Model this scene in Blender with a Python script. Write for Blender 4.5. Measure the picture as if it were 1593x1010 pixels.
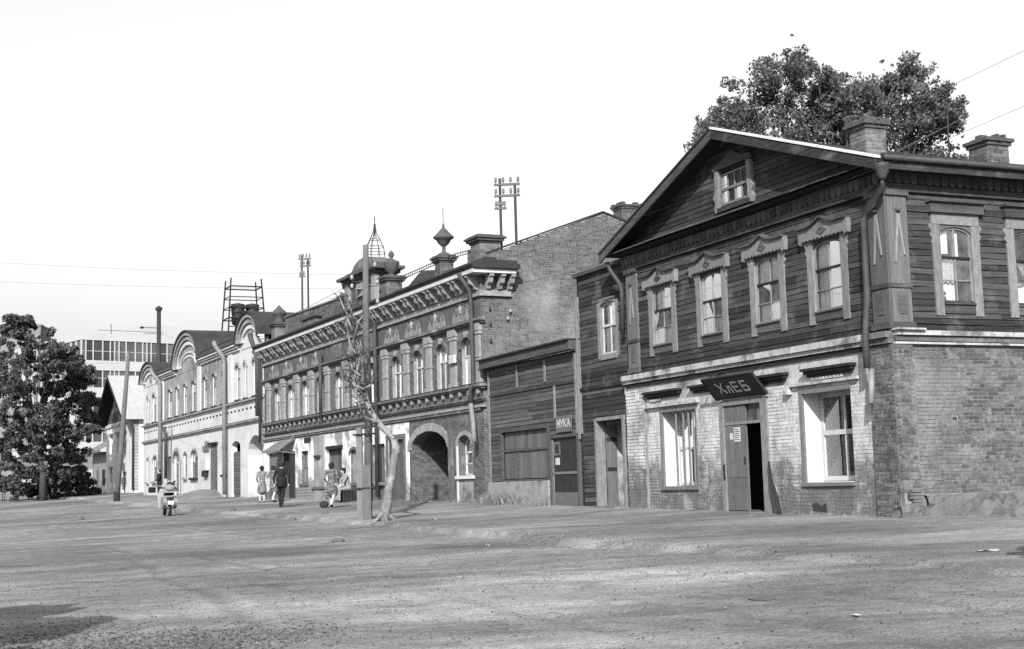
import bpy, bmesh, math, random
import numpy as np
from mathutils import Matrix, Vector
R = math.radians
random.seed(7); rng = np.random.default_rng(7)
scene = bpy.context.scene
for o in list(bpy.data.objects): bpy.data.objects.remove(o)
COL = scene.collection

# ------------------------------------------------------------------ camera, sky, sun, exposure
cam_data = bpy.data.cameras.new('camera'); cam = bpy.data.objects.new('camera', cam_data); COL.objects.link(cam)
PITCH, ROLL = R(6.6168), 0.028
cam_data.sensor_width = 36; cam_data.sensor_fit = 'HORIZONTAL'; cam_data.lens = 2150 / 1593 * 36
cam_data.clip_end = 3000; cam_data.clip_start = .1
fw = Vector((0, math.cos(PITCH), math.sin(PITCH))); up0 = Vector((0, -math.sin(PITCH), math.cos(PITCH))); rt0 = Vector((1, 0, 0))
rx = rt0 * math.cos(ROLL) - up0 * math.sin(ROLL); upv = rt0 * math.sin(ROLL) + up0 * math.cos(ROLL)
mw = Matrix((rx, upv, -fw)).transposed().to_4x4(); mw.translation = (0, 0, 1.6)
cam.matrix_world = mw; scene.camera = cam

SUN_DIR = Vector((0.10, 0.995, 0)).normalized(); SUN_EL = R(30)
L = Vector((SUN_DIR.x * math.cos(SUN_EL), SUN_DIR.y * math.cos(SUN_EL), -math.sin(SUN_EL)))   # light travels along L
world = bpy.data.worlds.new('World'); scene.world = world; world.use_nodes = True
nt = world.node_tree; nt.nodes.clear()
sky = nt.nodes.new('ShaderNodeTexSky'); sky.sky_type = 'NISHITA'; sky.sun_disc = False
sky.sun_elevation = SUN_EL; sky.sun_rotation = math.atan2(-L.x, -L.y); sky.air_density = 1.5; sky.dust_density = 3.0; sky.ozone_density = 1
sep = nt.nodes.new('ShaderNodeSeparateColor'); comb = nt.nodes.new('ShaderNodeCombineColor')     # blue-sensitive black-and-white film
bg = nt.nodes.new('ShaderNodeBackground'); wo = nt.nodes.new('ShaderNodeOutputWorld')
nt.links.new(sky.outputs[0], sep.inputs[0])
for i in range(3): nt.links.new(sep.outputs[2], comb.inputs[i])
nt.links.new(comb.outputs[0], bg.inputs[0]); bg.inputs[1].default_value = 0.14; nt.links.new(bg.outputs[0], wo.inputs[0])
sd = bpy.data.lights.new('sun', 'SUN'); sd.energy = 5.0; sd.angle = R(.55); sd.color = (1, 1, 1)
sun = bpy.data.objects.new('sun', sd); COL.objects.link(sun); sun.rotation_euler = L.to_track_quat('-Z', 'Y').to_euler(); sun.location = (0, -30, 40)
scene.view_settings.view_transform = 'Standard'; scene.view_settings.look = 'None'
scene.view_settings.exposure = 0.6; scene.view_settings.gamma = 1; scene.view_settings.use_curve_mapping = False
scene.cycles.use_denoising = False; scene.cycles.max_bounces = 4; scene.cycles.transparent_max_bounces = 12

# ------------------------------------------------------------------ materials (grey: the photograph is black and white)
def g(v): return (v, v, v, 1)
def MAT(name, col, var=.25, scale=4, rough=.9, bump=0., bscale=None, stretch=(1, 1, 1), rnd=0., isl=0., patch=None, world_co=False, patch2=None, spec=.2, zfade=None, translucent=0., fine=0., flake=0.):
    """patch=(colour, scale, lo, hi): second colour where noise exceeds lo..hi; zfade=(z0,z1,amount) pushes patch with height"""
    m = bpy.data.materials.new(name); m.use_nodes = True; t = m.node_tree; N = t.nodes; K = t.links
    k = .9 if col >= .35 else .64
    if not translucent: col *= k; patch = patch and (patch[0] * k,) + patch[1:]; patch2 = patch2 and (patch2[0] * k,) + patch2[1:]
    b = N['Principled BSDF']; b.inputs['Roughness'].default_value = rough
    b.inputs['Specular IOR Level'].default_value = spec
    if world_co:
        geo = N.new('ShaderNodeNewGeometry'); co = geo.outputs['Position']
    else:
        tc = N.new('ShaderNodeTexCoord'); co = tc.outputs['Object']
    mp = N.new('ShaderNodeMapping'); mp.inputs['Scale'].default_value = stretch; K.new(co, mp.inputs[0])
    def noise(sc, det=4, mapped=True, r=.6):
        n = N.new('ShaderNodeTexNoise'); n.inputs['Scale'].default_value = sc; n.inputs['Detail'].default_value = det; n.inputs['Roughness'].default_value = r
        K.new(mp.outputs[0] if mapped else co, n.inputs['Vector']); return n.outputs[0]
    def math_(op, a, c, clamp=False):
        n = N.new('ShaderNodeMath'); n.operation = op; n.use_clamp = clamp
        for i, x in enumerate((a, c)):
            if isinstance(x, (int, float)): n.inputs[i].default_value = x
            else: K.new(x, n.inputs[i])
        return n.outputs[0]
    def mrange(x, lo, hi, o0=0., o1=1.):
        n = N.new('ShaderNodeMapRange'); n.inputs[1].default_value = lo; n.inputs[2].default_value = hi; n.inputs[3].default_value = o0; n.inputs[4].default_value = o1
        K.new(x, n.inputs[0]); return n.outputs[0]
    n1 = noise(scale)
    val = math_('MULTIPLY', mrange(n1, .25, .75, 1 - var, 1 + var), col)
    if rnd:
        oi = N.new('ShaderNodeObjectInfo'); val = math_('MULTIPLY', val, mrange(oi.outputs['Random'], 0, 1, 1 - rnd, 1 + rnd))
    if isl:
        gi = N.new('ShaderNodeNewGeometry'); val = math_('MULTIPLY', val, mrange(gi.outputs['Random Per Island'], 0, 1, 1 - isl, 1 + isl))
    if fine:
        val = math_('MULTIPLY', val, mrange(noise(scale * 14, 2), .3, .7, 1 - fine, 1 + fine))
    for pt in (patch, patch2):
        if not pt: continue
        pc, ps, lo, hi = pt
        pn = noise(ps, 5, False, .65)
        if zfade and pt is patch:
            sx = N.new('ShaderNodeSeparateXYZ'); ge = N.new('ShaderNodeNewGeometry'); K.new(ge.outputs['Position'], sx.inputs[0])
            pn = math_('ADD', pn, mrange(sx.outputs[2], zfade[0], zfade[1], zfade[2], 0.))
        if flake and pt is patch:
            gf = N.new('ShaderNodeNewGeometry'); pn = math_('ADD', pn, mrange(gf.outputs['Random Per Island'], 0, 1, -flake, flake))
        f = mrange(pn, lo, hi)
        mx = N.new('ShaderNodeMix'); mx.data_type = 'FLOAT'; K.new(f, mx.inputs[0]); K.new(val, mx.inputs[2])
        pv = math_('MULTIPLY', mrange(n1, .25, .75, 1 - var, 1 + var), pc); K.new(pv, mx.inputs[3]); val = mx.outputs[0]
    cc = N.new('ShaderNodeCombineColor')
    for i in range(3): K.new(val, cc.inputs[i])
    K.new(cc.outputs[0], b.inputs['Base Color'])
    if bump:
        bp = N.new('ShaderNodeBump'); bp.inputs['Strength'].default_value = bump; bp.inputs['Distance'].default_value = .03
        K.new(noise(bscale or scale * 3, 3), bp.inputs['Height']); K.new(bp.outputs[0], b.inputs['Normal'])
    if translucent:
        tr = N.new('ShaderNodeBsdfTranslucent'); K.new(cc.outputs[0], tr.inputs[0]); ms = N.new('ShaderNodeMixShader'); ms.inputs[0].default_value = translucent
        K.new(b.outputs[0], ms.inputs[1]); K.new(tr.outputs[0], ms.inputs[2]); K.new(ms.outputs[0], N['Material Output'].inputs[0])
    return m
def GLASS(name, tint=.9, rough=.02, ior=1.42, dust=.16):
    m = bpy.data.materials.new(name); m.use_nodes = True; t = m.node_tree; N = t.nodes; K = t.links; N.remove(N['Principled BSDF'])
    tr = N.new('ShaderNodeBsdfTransparent'); tr.inputs[0].default_value = g(tint); gl = N.new('ShaderNodeBsdfGlossy'); gl.inputs['Roughness'].default_value = rough; gl.inputs[0].default_value = g(.9)
    fr = N.new('ShaderNodeFresnel'); fr.inputs[0].default_value = ior; tc = N.new('ShaderNodeTexCoord'); no = N.new('ShaderNodeTexNoise'); no.inputs['Scale'].default_value = 1.6
    bp = N.new('ShaderNodeBump'); bp.inputs['Strength'].default_value = .06; K.new(tc.outputs['Object'], no.inputs['Vector']); K.new(no.outputs[0], bp.inputs['Height']); K.new(bp.outputs[0], gl.inputs['Normal'])
    df = N.new('ShaderNodeBsdfDiffuse'); df.inputs[0].default_value = g(.55); md = N.new('ShaderNodeMixShader'); n2 = N.new('ShaderNodeTexNoise'); n2.inputs['Scale'].default_value = 3.; K.new(tc.outputs['Object'], n2.inputs['Vector']); rm = N.new('ShaderNodeMapRange'); rm.inputs[1].default_value = .3; rm.inputs[2].default_value = .75; rm.inputs[3].default_value = dust * .15; rm.inputs[4].default_value = dust; K.new(n2.outputs[0], rm.inputs[0]); K.new(rm.outputs[0], md.inputs[0]); K.new(tr.outputs[0], md.inputs[1]); K.new(df.outputs[0], md.inputs[2])   # dust on old panes
    ms = N.new('ShaderNodeMixShader'); K.new(fr.outputs[0], ms.inputs[0]); K.new(md.outputs[0], ms.inputs[1]); K.new(gl.outputs[0], ms.inputs[2]); K.new(ms.outputs[0], N['Material Output'].inputs[0])
    return m
M = {}
M['plank'] = MAT('dark_timber', .06, .5, 3.0, .85, .5, 14, stretch=(.35, 1, 7), rnd=.55, fine=.45, patch=(.17, 1.5, .52, .78))
M['plank_grey'] = MAT('grey_timber', .095, .4, 3.0, .85, .5, 14, stretch=(.35, 1, 7), rnd=.45, fine=.35, patch=(.18, 1.7, .56, .8))
M['wood_v'] = MAT('grey_vertical_board', .14, .35, 3, .85, .4, 14, stretch=(6, 6, .5), rnd=.2, fine=.2)
M['trim'] = MAT('weathered_pale_trim', .24, .3, 5, .85, .3, 20, stretch=(3, 3, .8), rnd=.15, fine=.2, patch=(.17, 5, .58, .72))
M['dark_wood'] = MAT('dark_wood', .03, .35, 5, .8, .3, stretch=(1, 1, 3))
M['door_wood'] = MAT('door_paint', .16, .25, 3, .75, .3, stretch=(4, 4, .6), rnd=.1, patch=(.09, 3, .6, .75))
M['mortar'] = MAT('mortar', .27, .25, 6, .95, .4, world_co=True, patch=(.2, 1.1, .45, .65))
M['brick'] = MAT('brick', .115, .3, 12, .95, .4, 30, world_co=True, rnd=.32, patch=(.25, .7, .46, .66), patch2=(.24, 3, .56, .68), flake=.04)
M['brick_s'] = MAT('brick_joined', .115, .3, 12, .95, .4, 30, world_co=True, isl=.32, patch=(.25, .7, .46, .66), patch2=(.24, 3, .56, .68), flake=.04)
M['wash'] = MAT('peeling_whitewash', .42, .16, 2.5, .95, .4, 25, world_co=True, patch=(.11, 1.1, .5, .7), zfade=(.9, 2.6, .22), patch2=(.2, 9, .6, .68), fine=.12)
M['wash_brick'] = MAT('whitewashed_brick', .43, .25, 5, .95, .4, 25, world_co=True, isl=.16, patch=(.12, 1.3, .52, .68), zfade=(.85, 2.4, .38), patch2=(.27, 2.6, .52, .66), flake=.045, stretch=(1, 1, .35))
M['white'] = MAT('white_plaster', .5, .06, 3, .9, .15, 20)
M['plaster4'] = MAT('limewash', .6, .1, 2, .95, .2, 20, world_co=True, patch=(.5, .8, .55, .7), fine=.05)
M['plaster3'] = MAT('weathered_plaster', .5, .1, 1.2, .95, .2, 25, world_co=True, patch=(.36, .28, .5, .72), patch2=(.22, 1.3, .66, .8), fine=.05)
M['plaster3b'] = MAT('stained_plaster', .34, .3, 1.6, .95, .2, 25, world_co=True, patch=(.22, .5, .5, .66), patch2=(.5, 1.1, .62, .7), fine=.1)
M['plaster2'] = MAT('white_shop_plaster', .66, .1, 1.2, .95, .2, 25, world_co=True, patch=(.24, .9, .52, .62), zfade=(1.0, 2.6, .16), patch2=(.4, 3.5, .58, .68), fine=.05)
M['brick2'] = MAT('old_brick_front', .15, .3, 5, .95, .3, 25, world_co=True, patch=(.4, 1.2, .55, .75), fine=.2)
M['brick2_s'] = MAT('gable_brick', .125, .25, 9, .95, .2, world_co=True, isl=.3, patch=(.32, .5, .5, .75))
M['brick2l'] = MAT('pale_brick_trim', .32, .25, 5, .95, .3, 25, world_co=True, fine=.2)
M['brick2r'] = MAT('pale_reveal', .32, .25, 3, .95, .3, 25, world_co=True, patch=(.2, 2.5, .5, .66), fine=.2)
M['mortar2'] = MAT('gable_mortar', .3, .15, 4, .95, world_co=True)
M['corona'] = MAT('pale_cornice', .46, .15, 3, .9, world_co=True)
M['roof_dark'] = MAT('dark_roof_metal', .045, .35, 1.2, .6, .1, world_co=True)
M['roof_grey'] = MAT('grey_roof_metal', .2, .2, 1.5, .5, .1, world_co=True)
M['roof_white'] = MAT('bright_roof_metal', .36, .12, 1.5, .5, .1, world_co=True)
M['flash'] = MAT('bright_tin_flashing', .6, .15, 2, .5, world_co=True)
M['pipe'] = MAT('dark_pipe_metal', .07, .3, 3, .6)
M['pipe_light'] = MAT('galvanised_pipe', .26, .2, 4, .5)
M['frame_w'] = MAT('white_window_paint', .42, .12, 6, .7)
M['frame_g'] = MAT('grey_window_paint', .2, .2, 6, .75)
M['curtain'] = MAT('white_curtain', .8, .12, 5, .95, .6, 7, stretch=(5, 5, .3))
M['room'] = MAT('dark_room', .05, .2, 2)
M['glass'] = GLASS('window_glass'); M['glass_dark'] = GLASS('dark_window_glass', .55, .02, 1.22, .05)
M['sign'] = MAT('dark_sign_paint', .035, .3, 4, .6)
M['letter'] = MAT('pale_lettering', .42, .25, 8, .8)
M['letter_w'] = MAT('white_lettering', .36, .1, 8, .8)
M['sign_g'] = MAT('grey_sign_paint', .15, .2, 8, .8)
M['paper'] = MAT('paper', .45, .15, 12, .9)
M['iron'] = MAT('dark_iron', .04, .3, 6, .6)
M['pole'] = MAT('weathered_pole', .15, .3, 4, .9, .4, 20, stretch=(6, 6, .6), fine=.2)
M['concrete'] = MAT('concrete', .2, .2, 4, .95, .3, 20)
M['trunk_pale'] = MAT('bare_pale_trunk', .3, .3, 3, .9, .5, 15, stretch=(3, 3, .8), patch=(.1, 2.6, .52, .64), fine=.2)
M['trunk_grey'] = MAT('grey_bark', .24, .35, 4, .95, .9, 18, stretch=(4, 4, .7), patch=(.4, 2.5, .56, .66), fine=.25)
M['bark'] = MAT('bark', .07, .35, 4, .95, .6, 15, stretch=(3, 3, .6))
M['leaf'] = MAT('leaf', .11, .4, 1.2, .7, isl=.4, world_co=True, translucent=.3, spec=.15)
M['leaf_dark'] = MAT('dark_leaf', .1, .4, 1.0, .65, isl=.45, world_co=True, spec=.12)
M['grass'] = MAT('dry_grass', .2, .3, 2, .9, isl=.4, translucent=.3)
M['stone'] = MAT('stone', .2, .3, 5, .95, .4, rnd=.4)
M['debris'] = MAT('debris', .12, .4, 5, .95, isl=.7)
M['rubble'] = MAT('rubble', .2, .3, 5, .95, isl=.4)
M['skin'] = MAT('skin', .36, .1, 8, .7); M['hair'] = MAT('hair', .02, .2, 20, .7)
M['suit'] = MAT('black_suit', .018, .3, 6, .9); M['print'] = MAT('printed_dress', .2, .2, 9, .9, patch=(.07, 9, .48, .56)); M['print2'] = MAT('printed_dress_pale', .27, .2, 9, .9, patch=(.12, 11, .48, .56))
M['cloth_g'] = MAT('grey_coat', .3, .15, 5, .9, .2); M['cloth_w'] = MAT('white_cloth', .42, .1, 5, .9); M['shoe'] = MAT('shoe', .03, .2, 5, .6)
M['cloth_d'] = MAT('dark_cloth', .04, .2, 5, .9)
M['rubber'] = MAT('rubber', .02, .2, 5, .8); M['white_enamel'] = MAT('white_enamel', .32, .05, 3, .3, spec=.5); M['chrome'] = MAT('grey_metal', .3, .1, 5, .3, spec=.6)
M['panel_white'] = MAT('white_facade_panel', .4, .06, .3, .8, world_co=True); M['panel_grey'] = MAT('grey_facade', .26, .08, .3, .9, world_co=True)
M['band_glass'] = MAT('band_window_glass', .1, .3, .5, .25, world_co=True, spec=.5, rnd=.6)

# ------------------------------------------------------------------ mesh helpers
class MB:
    def __init__(s): s.v = []; s.f = []
    def add(s, vs, fs):
        n = len(s.v); s.v += [tuple(p) for p in vs]; s.f += [tuple(i + n for i in f) for f in fs]; return s
    def box(s, x0, x1, y0, y1, z0, z1):
        return s.add([(x0, y0, z0), (x1, y0, z0), (x1, y1, z0), (x0, y1, z0), (x0, y0, z1), (x1, y0, z1), (x1, y1, z1), (x0, y1, z1)],
                     [(0, 3, 2, 1), (4, 5, 6, 7), (0, 1, 5, 4), (1, 2, 6, 5), (2, 3, 7, 6), (3, 0, 4, 7)])
    def boxc(s, c, sx, sy, sz): return s.box(c[0] - sx / 2, c[0] + sx / 2, c[1] - sy / 2, c[1] + sy / 2, c[2] - sz / 2, c[2] + sz / 2)
    def xz(s, poly, y0, y1):                      # polygon in x,z extruded along y
        n = len(poly)
        return s.add([(x, y0, z) for x, z in poly] + [(x, y1, z) for x, z in poly],
                     [tuple(range(n)), tuple(range(2 * n - 1, n - 1, -1))] + [(i, n + i, n + (i + 1) % n, (i + 1) % n) for i in range(n)])
    def yz(s, poly, x0, x1):
        n = len(poly)
        return s.add([(x0, y, z) for y, z in poly] + [(x1, y, z) for y, z in poly],
                     [tuple(range(n)), tuple(range(2 * n - 1, n - 1, -1))] + [(i, n + i, n + (i + 1) % n, (i + 1) % n) for i in range(n)])
    def tube(s, pts, r, n=8, caps=True):
        pts = [Vector(p) for p in pts]; m = len(pts); rs = r if isinstance(r, (list, tuple)) else [r] * m
        rings = []; ref = Vector((.3, .2, 1)).normalized()
        for i, p in enumerate(pts):
            d = (pts[min(i + 1, m - 1)] - pts[max(i - 1, 0)]).normalized()
            a = d.cross(ref);
            if a.length < .2: a = d.cross(Vector((1, 0, 0)))
            a.normalize(); b = d.cross(a)
            rings += [p + (a * math.cos(k * 2 * math.pi / n) + b * math.sin(k * 2 * math.pi / n)) * rs[i] for k in range(n)]
        fs = [(i * n + k, i * n + (k + 1) % n, (i + 1) * n + (k + 1) % n, (i + 1) * n + k) for i in range(m - 1) for k in range(n)]
        if caps: fs += [tuple(range(n))[::-1], tuple((m - 1) * n + k for k in range(n))]
        return s.add(rings, fs)
    def lathe(s, prof, c=(0, 0, 0), n=16):        # prof: (radius, z)
        vs = [(c[0] + r * math.cos(k * 2 * math.pi / n), c[1] + r * math.sin(k * 2 * math.pi / n), c[2] + z) for r, z in prof for k in range(n)]
        fs = [(i * n + k, i * n + (k + 1) % n, (i + 1) * n + (k + 1) % n, (i + 1) * n + k) for i in range(len(prof) - 1) for k in range(n)]
        fs += [tuple(range(n))[::-1], tuple((len(prof) - 1) * n + k for k in range(n))]
        return s.add(vs, fs)
    def sphere(s, c, r, n=10, m=7):
        r = r if isinstance(r, (tuple, list)) else (r, r, r)
        vs = [(c[0] + r[0] * math.sin(i * math.pi / m) * math.cos(k * 2 * math.pi / n), c[1] + r[1] * math.sin(i * math.pi / m) * math.sin(k * 2 * math.pi / n), c[2] + r[2] * math.cos(i * math.pi / m)) for i in range(1, m) for k in range(n)]
        vs += [(c[0], c[1], c[2] + r[2]), (c[0], c[1], c[2] - r[2])]; T, B = len(vs) - 2, len(vs) - 1
        fs = [(i * n + k, (i + 1) * n + k, (i + 1) * n + (k + 1) % n, i * n + (k + 1) % n) for i in range(m - 2) for k in range(n)]
        fs += [(T, k, (k + 1) % n) for k in range(n)] + [((m - 2) * n + k, B, (m - 2) * n + (k + 1) % n) for k in range(n)]
        return s.add(vs, fs)
    def mesh(s, name):
        me = bpy.data.meshes.new(name); me.from_pydata(s.v, [], s.f); me.update(); return me
    def build(s, name, mat, parent=None, loc=(0, 0, 0), rot=0., smooth=False, fix=True):
        me = s.mesh(name)
        if fix:
            b = bmesh.new(); b.from_mesh(me); bmesh.ops.recalc_face_normals(b, faces=b.faces); b.to_mesh(me); b.free()
        if smooth: me.polygons.foreach_set('use_smooth', [True] * len(me.polygons))
        return link(name, me, mat, parent, loc, rot)
def link(name, me, mat, parent=None, loc=(0, 0, 0), rot=0.):
    if mat is not None and not me.materials: me.materials.append(M[mat] if isinstance(mat, str) else mat)
    o = bpy.data.objects.new(name, me); COL.objects.link(o); o.location = loc; o.rotation_euler = (0, 0, rot)
    if parent: o.parent = parent
    return o
def tag(o, label=None, cat=None, group=None, kind=None):
    if label: o['label'] = label
    if cat: o['category'] = cat
    if group: o['group'] = group
    if kind: o['kind'] = kind
    return o
def thing(name, label, cat, loc=(0, 0, 0), rotz=0., group=None):
    o = bpy.data.objects.new(name, None); COL.objects.link(o); o.location = loc; o.rotation_euler = (0, 0, rotz); o.empty_display_size = .2
    return tag(o, label, cat, group)

# ------------------------------------------------------------------ street frames
A1, A2 = R(-66.2), R(-64.3)
O1 = Vector((7.18, 26.0, 0)); O2 = Vector((-0.976, 44.491, 0)); O3 = Vector((-12.294, 68.009, 0))
X1 = Vector((math.cos(A1), math.sin(A1), 0)); Y1 = Vector((-math.sin(A1), math.cos(A1), 0))
X2 = Vector((math.cos(A2), math.sin(A2), 0)); Y2 = Vector((-math.sin(A2), math.cos(A2), 0))
def W1(x, y, z=0): return O1 + X1 * x + Y1 * y + Vector((0, 0, z))
def W2(x, y, z=0): return O2 + X2 * x + Y2 * y + Vector((0, 0, z))
def SV(p): d = Vector((p[0], p[1], 0)) - O1; return -d.dot(X1), -d.dot(Y1)     # along the street, out from the house fronts
def smooth(t): t = min(max(t, 0), 1); return t * t * (3 - 2 * t)
def kerb_v(s): return 5.75 + .25 * math.sin(s * .21 + 1) + .12 * math.sin(s * .83) + .06 * math.sin(s * 2.1)
def kerb_h(s): return .12 + .03 * math.sin(s * .37) - .05 * smooth((-2 - s) / 5)
def ground_z(x, y):
    s, v = SV((x, y)); vv = max(min(v, 60), -3); ss = max(min(s, 160), -40)
    z = .8 + .0122 * ss - .032 * vv - .07 * smooth(vv / 2.2) * smooth((ss - 2) / 12)
    if v > kerb_v(s): z += -kerb_h(s) + rel(Vector((x, y, 0))) * smooth((v - 1) / 5)
    return z
def gz(x, y):
    return ground_z(x, y)
from mathutils import noise as mn
# ------------------------------------------------------------------ the setting: ground and sidewalk
def ground_material(name, base, sidewalk=False):
    m = bpy.data.materials.new(name); m.use_nodes = True; t = m.node_tree; N = t.nodes; K = t.links; b = N['Principled BSDF']
    b.inputs['Roughness'].default_value = .95; b.inputs['Specular IOR Level'].default_value = .15
    geo = N.new('ShaderNodeNewGeometry'); co = geo.outputs['Position']
    mp = N.new('ShaderNodeMapping'); mp.inputs['Rotation'].default_value = (0, 0, -A1); mp.inputs['Scale'].default_value = (.22, 1, 1); K.new(co, mp.inputs[0])
    def noise(sc, det, vec=co, r=.6, dist=0.):
        n = N.new('ShaderNodeTexNoise'); n.inputs['Scale'].default_value = sc; n.inputs['Detail'].default_value = det; n.inputs['Roughness'].default_value = r; n.inputs['Distortion'].default_value = dist; K.new(vec, n.inputs['Vector']); return n.outputs[0]
    def mr(x, lo, hi, a, c):
        n = N.new('ShaderNodeMapRange'); n.inputs[1].default_value = lo; n.inputs[2].default_value = hi; n.inputs[3].default_value = a; n.inputs[4].default_value = c; K.new(x, n.inputs[0]); return n.outputs[0]
    def mul(a, c):
        n = N.new('ShaderNodeMath'); n.operation = 'MULTIPLY'
        for i, x in enumerate((a, c)):
            if isinstance(x, float): n.inputs[i].default_value = x
            else: K.new(x, n.inputs[i])
        return n.outputs[0]
    v = mul(mr(noise(.16, 4, co, .55), .36, .64, .66, 1.34), base)
    v = mul(v, mr(noise(.8, 6, mp.outputs[0], .65, .6), .38, .62, .76, 1.2))       # wheel-worn streaks along the street
    v = mul(v, mr(noise(3., 6, co, .72), .36, .64, .82, 1.16))
    v = mul(v, mr(noise(42., 3, co, .7), .36, .64, .68, 1.3))
    v = mul(v, mr(noise(.5, 7, mp.outputs[0], .74, 1.4), .56, .68, 1., .55 if not sidewalk else .75))    # dark damp trodden patches
    v = mul(v, mr(noise(2.4, 6, mp.outputs[0], .78, .5), .60, .70, 1., .55))
    v = mul(v, mr(noise(11, 3, mp.outputs[0], .6), .64, .70, 1., .5))
    v = mul(v, mr(noise(1.1, 6, co, .7, .8), .60, .72, 1., 1.22))
    if not sidewalk:                                                               # paler elliptical patch in the middle of the street, edge broken by noise
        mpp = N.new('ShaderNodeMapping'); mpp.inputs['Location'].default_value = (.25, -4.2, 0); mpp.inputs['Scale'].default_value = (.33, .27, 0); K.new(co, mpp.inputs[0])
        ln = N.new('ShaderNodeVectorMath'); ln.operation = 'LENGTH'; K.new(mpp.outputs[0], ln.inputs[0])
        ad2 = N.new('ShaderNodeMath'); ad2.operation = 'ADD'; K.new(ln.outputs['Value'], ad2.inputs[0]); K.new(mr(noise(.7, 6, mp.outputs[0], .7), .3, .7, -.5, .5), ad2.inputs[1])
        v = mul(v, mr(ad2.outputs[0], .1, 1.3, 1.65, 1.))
    at_ = N.new('ShaderNodeAttribute'); at_.attribute_name = 'track'; v = mul(v, mr(at_.outputs['Fac'], -1., 1., 1.12, .78))        # compacted wheel tracks
    vo = N.new('ShaderNodeTexVoronoi'); vo.inputs['Scale'].default_value = 34; K.new(co, vo.inputs['Vector']); sv_ = N.new('ShaderNodeSeparateColor'); K.new(vo.outputs['Color'], sv_.inputs[0])
    v = mul(v, mr(sv_.outputs[0], 0., 1., .8, 1.2))                                # grit
    vo2 = N.new('ShaderNodeTexVoronoi'); vo2.inputs['Scale'].default_value = 7; K.new(co, vo2.inputs['Vector']); v = mul(v, mr(vo2.outputs['Distance'], .05, .11, .55, 1.))   # dark crumbs
    cc = N.new('ShaderNodeCombineColor')
    for i in range(3): K.new(v, cc.inputs[i])
    K.new(cc.outputs[0], b.inputs['Base Color'])
    bp = N.new('ShaderNodeBump'); bp.inputs['Strength'].default_value = .6; bp.inputs['Distance'].default_value = .04
    ad = N.new('ShaderNodeMath'); ad.operation = 'ADD'; K.new(noise(3.5, 8, co, .7), ad.inputs[0]); K.new(mul(noise(30, 4, co, .7), .35), ad.inputs[1])
    K.new(ad.outputs[0], bp.inputs['Height']); K.new(bp.outputs[0], b.inputs['Normal'])
    return m
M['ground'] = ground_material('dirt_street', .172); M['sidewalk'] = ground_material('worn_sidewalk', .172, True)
def base_z(s, v):
    vv = max(min(v, 60), -3); ss = max(min(s, 160), -40)
    return .8 + .0122 * ss - .032 * vv - .07 * smooth(vv / 2.2) * smooth((ss - 2) / 12)
def grid_mesh(name, ss, vs, zf, mat):
    n, m = len(ss), len(vs); co = []
    for s in ss:
        for v in vs:
            p = O1 - X1 * s - Y1 * v; co.append((p.x, p.y, zf(s, v, p)))
    fs = [(i * m + j, i * m + j + 1, (i + 1) * m + j + 1, (i + 1) * m + j) for i in range(n - 1) for j in range(m - 1)]
    me = bpy.data.meshes.new(name); me.from_pydata(co, [], fs); me.update(); me.polygons.foreach_set('use_smooth', [True] * len(fs))
    b = bmesh.new(); b.from_mesh(me); bmesh.ops.recalc_face_normals(b, faces=b.faces)
    if b.faces[0].normal.z < 0: bmesh.ops.reverse_faces(b, faces=b.faces)
    b.to_mesh(me); b.free()
    return link(name, me, mat)
RUTS = [(7.6, -.012, .0006), (9.1, -.012, .0006), (9.9, .03, .0), (11.4, .03, .0), (13.2, -.05, .001), (14.7, -.05, .001), (8.4, .05, -.001), (12.3, .01, .0009)]
def ruts(s, v):
    z = 0.
    for i, (v0, a, b) in enumerate(RUTS):
        d = v - (v0 + a * s + b * s * s + .12 * mn.noise(Vector((s * .25, i * 3.1, 0)))); k = max(0, mn.noise(Vector((s * .12, i * 5.7, 4))) + .25)
        if abs(d) < .7: z += k * (-.05 * math.exp(-(d / .11) ** 2) + .03 * math.exp(-((abs(d) - .24) / .1) ** 2) + .012 * mn.noise(Vector((s * 5, v * 5, i))) * math.exp(-(d / .2) ** 2))
    return z
def rel(p, a=1.): return (.6 * ruts(*SV(p)) if a == 1. else 0) + .6 * a * (.012 * mn.noise(Vector((p.x * 2.6, p.y * 2.6, 3))) + .035 * mn.noise(Vector((SV(p)[0] * .1, SV(p)[1] * .9, 2))) + .012 * mn.noise(Vector((SV(p)[0] * .35, SV(p)[1] * 2.6, 7))) + .025 * mn.noise(Vector((p.x * .35, p.y * .35, 1))) + .016 * mn.noise(Vector((p.x * 1.3, p.y * 1.3, 5))) + .008 * mn.noise(Vector((p.x * 4, p.y * 4, 9))))
ss = list(np.concatenate([np.linspace(-700, -60, 9)[:-1], np.linspace(-60, -24, 13)[:-1], np.linspace(-24, -16, 20)[:-1], np.linspace(-16, 10, 200)[:-1], np.linspace(10, 45, 110)[:-1], np.linspace(45, 130, 90)[:-1], np.linspace(130, 900, 14)]))
vs = list(np.concatenate([np.linspace(-700, -14, 9)[:-1], np.linspace(-14, 0, 8)[:-1], np.linspace(0, 6, 24)[:-1], np.linspace(6, 19, 150)[:-1], np.linspace(19, 26, 20)[:-1], np.linspace(26, 80, 20)[:-1], np.linspace(80, 700, 8)]))
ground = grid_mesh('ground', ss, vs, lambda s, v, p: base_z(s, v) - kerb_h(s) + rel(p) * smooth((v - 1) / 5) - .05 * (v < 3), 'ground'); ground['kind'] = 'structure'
ta = ground.data.attributes.new('track', 'FLOAT', 'POINT'); ta.data.foreach_set('value', [max(-1., min(1., -22 * ruts(s_, v_))) if -30 < s_ < 60 and 5 < v_ < 24 else 0. for s_ in ss for v_ in vs])
def side_z(s, t, p):
    return base_z(s, t) + rel(p, .5) * smooth(t / 2)
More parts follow.
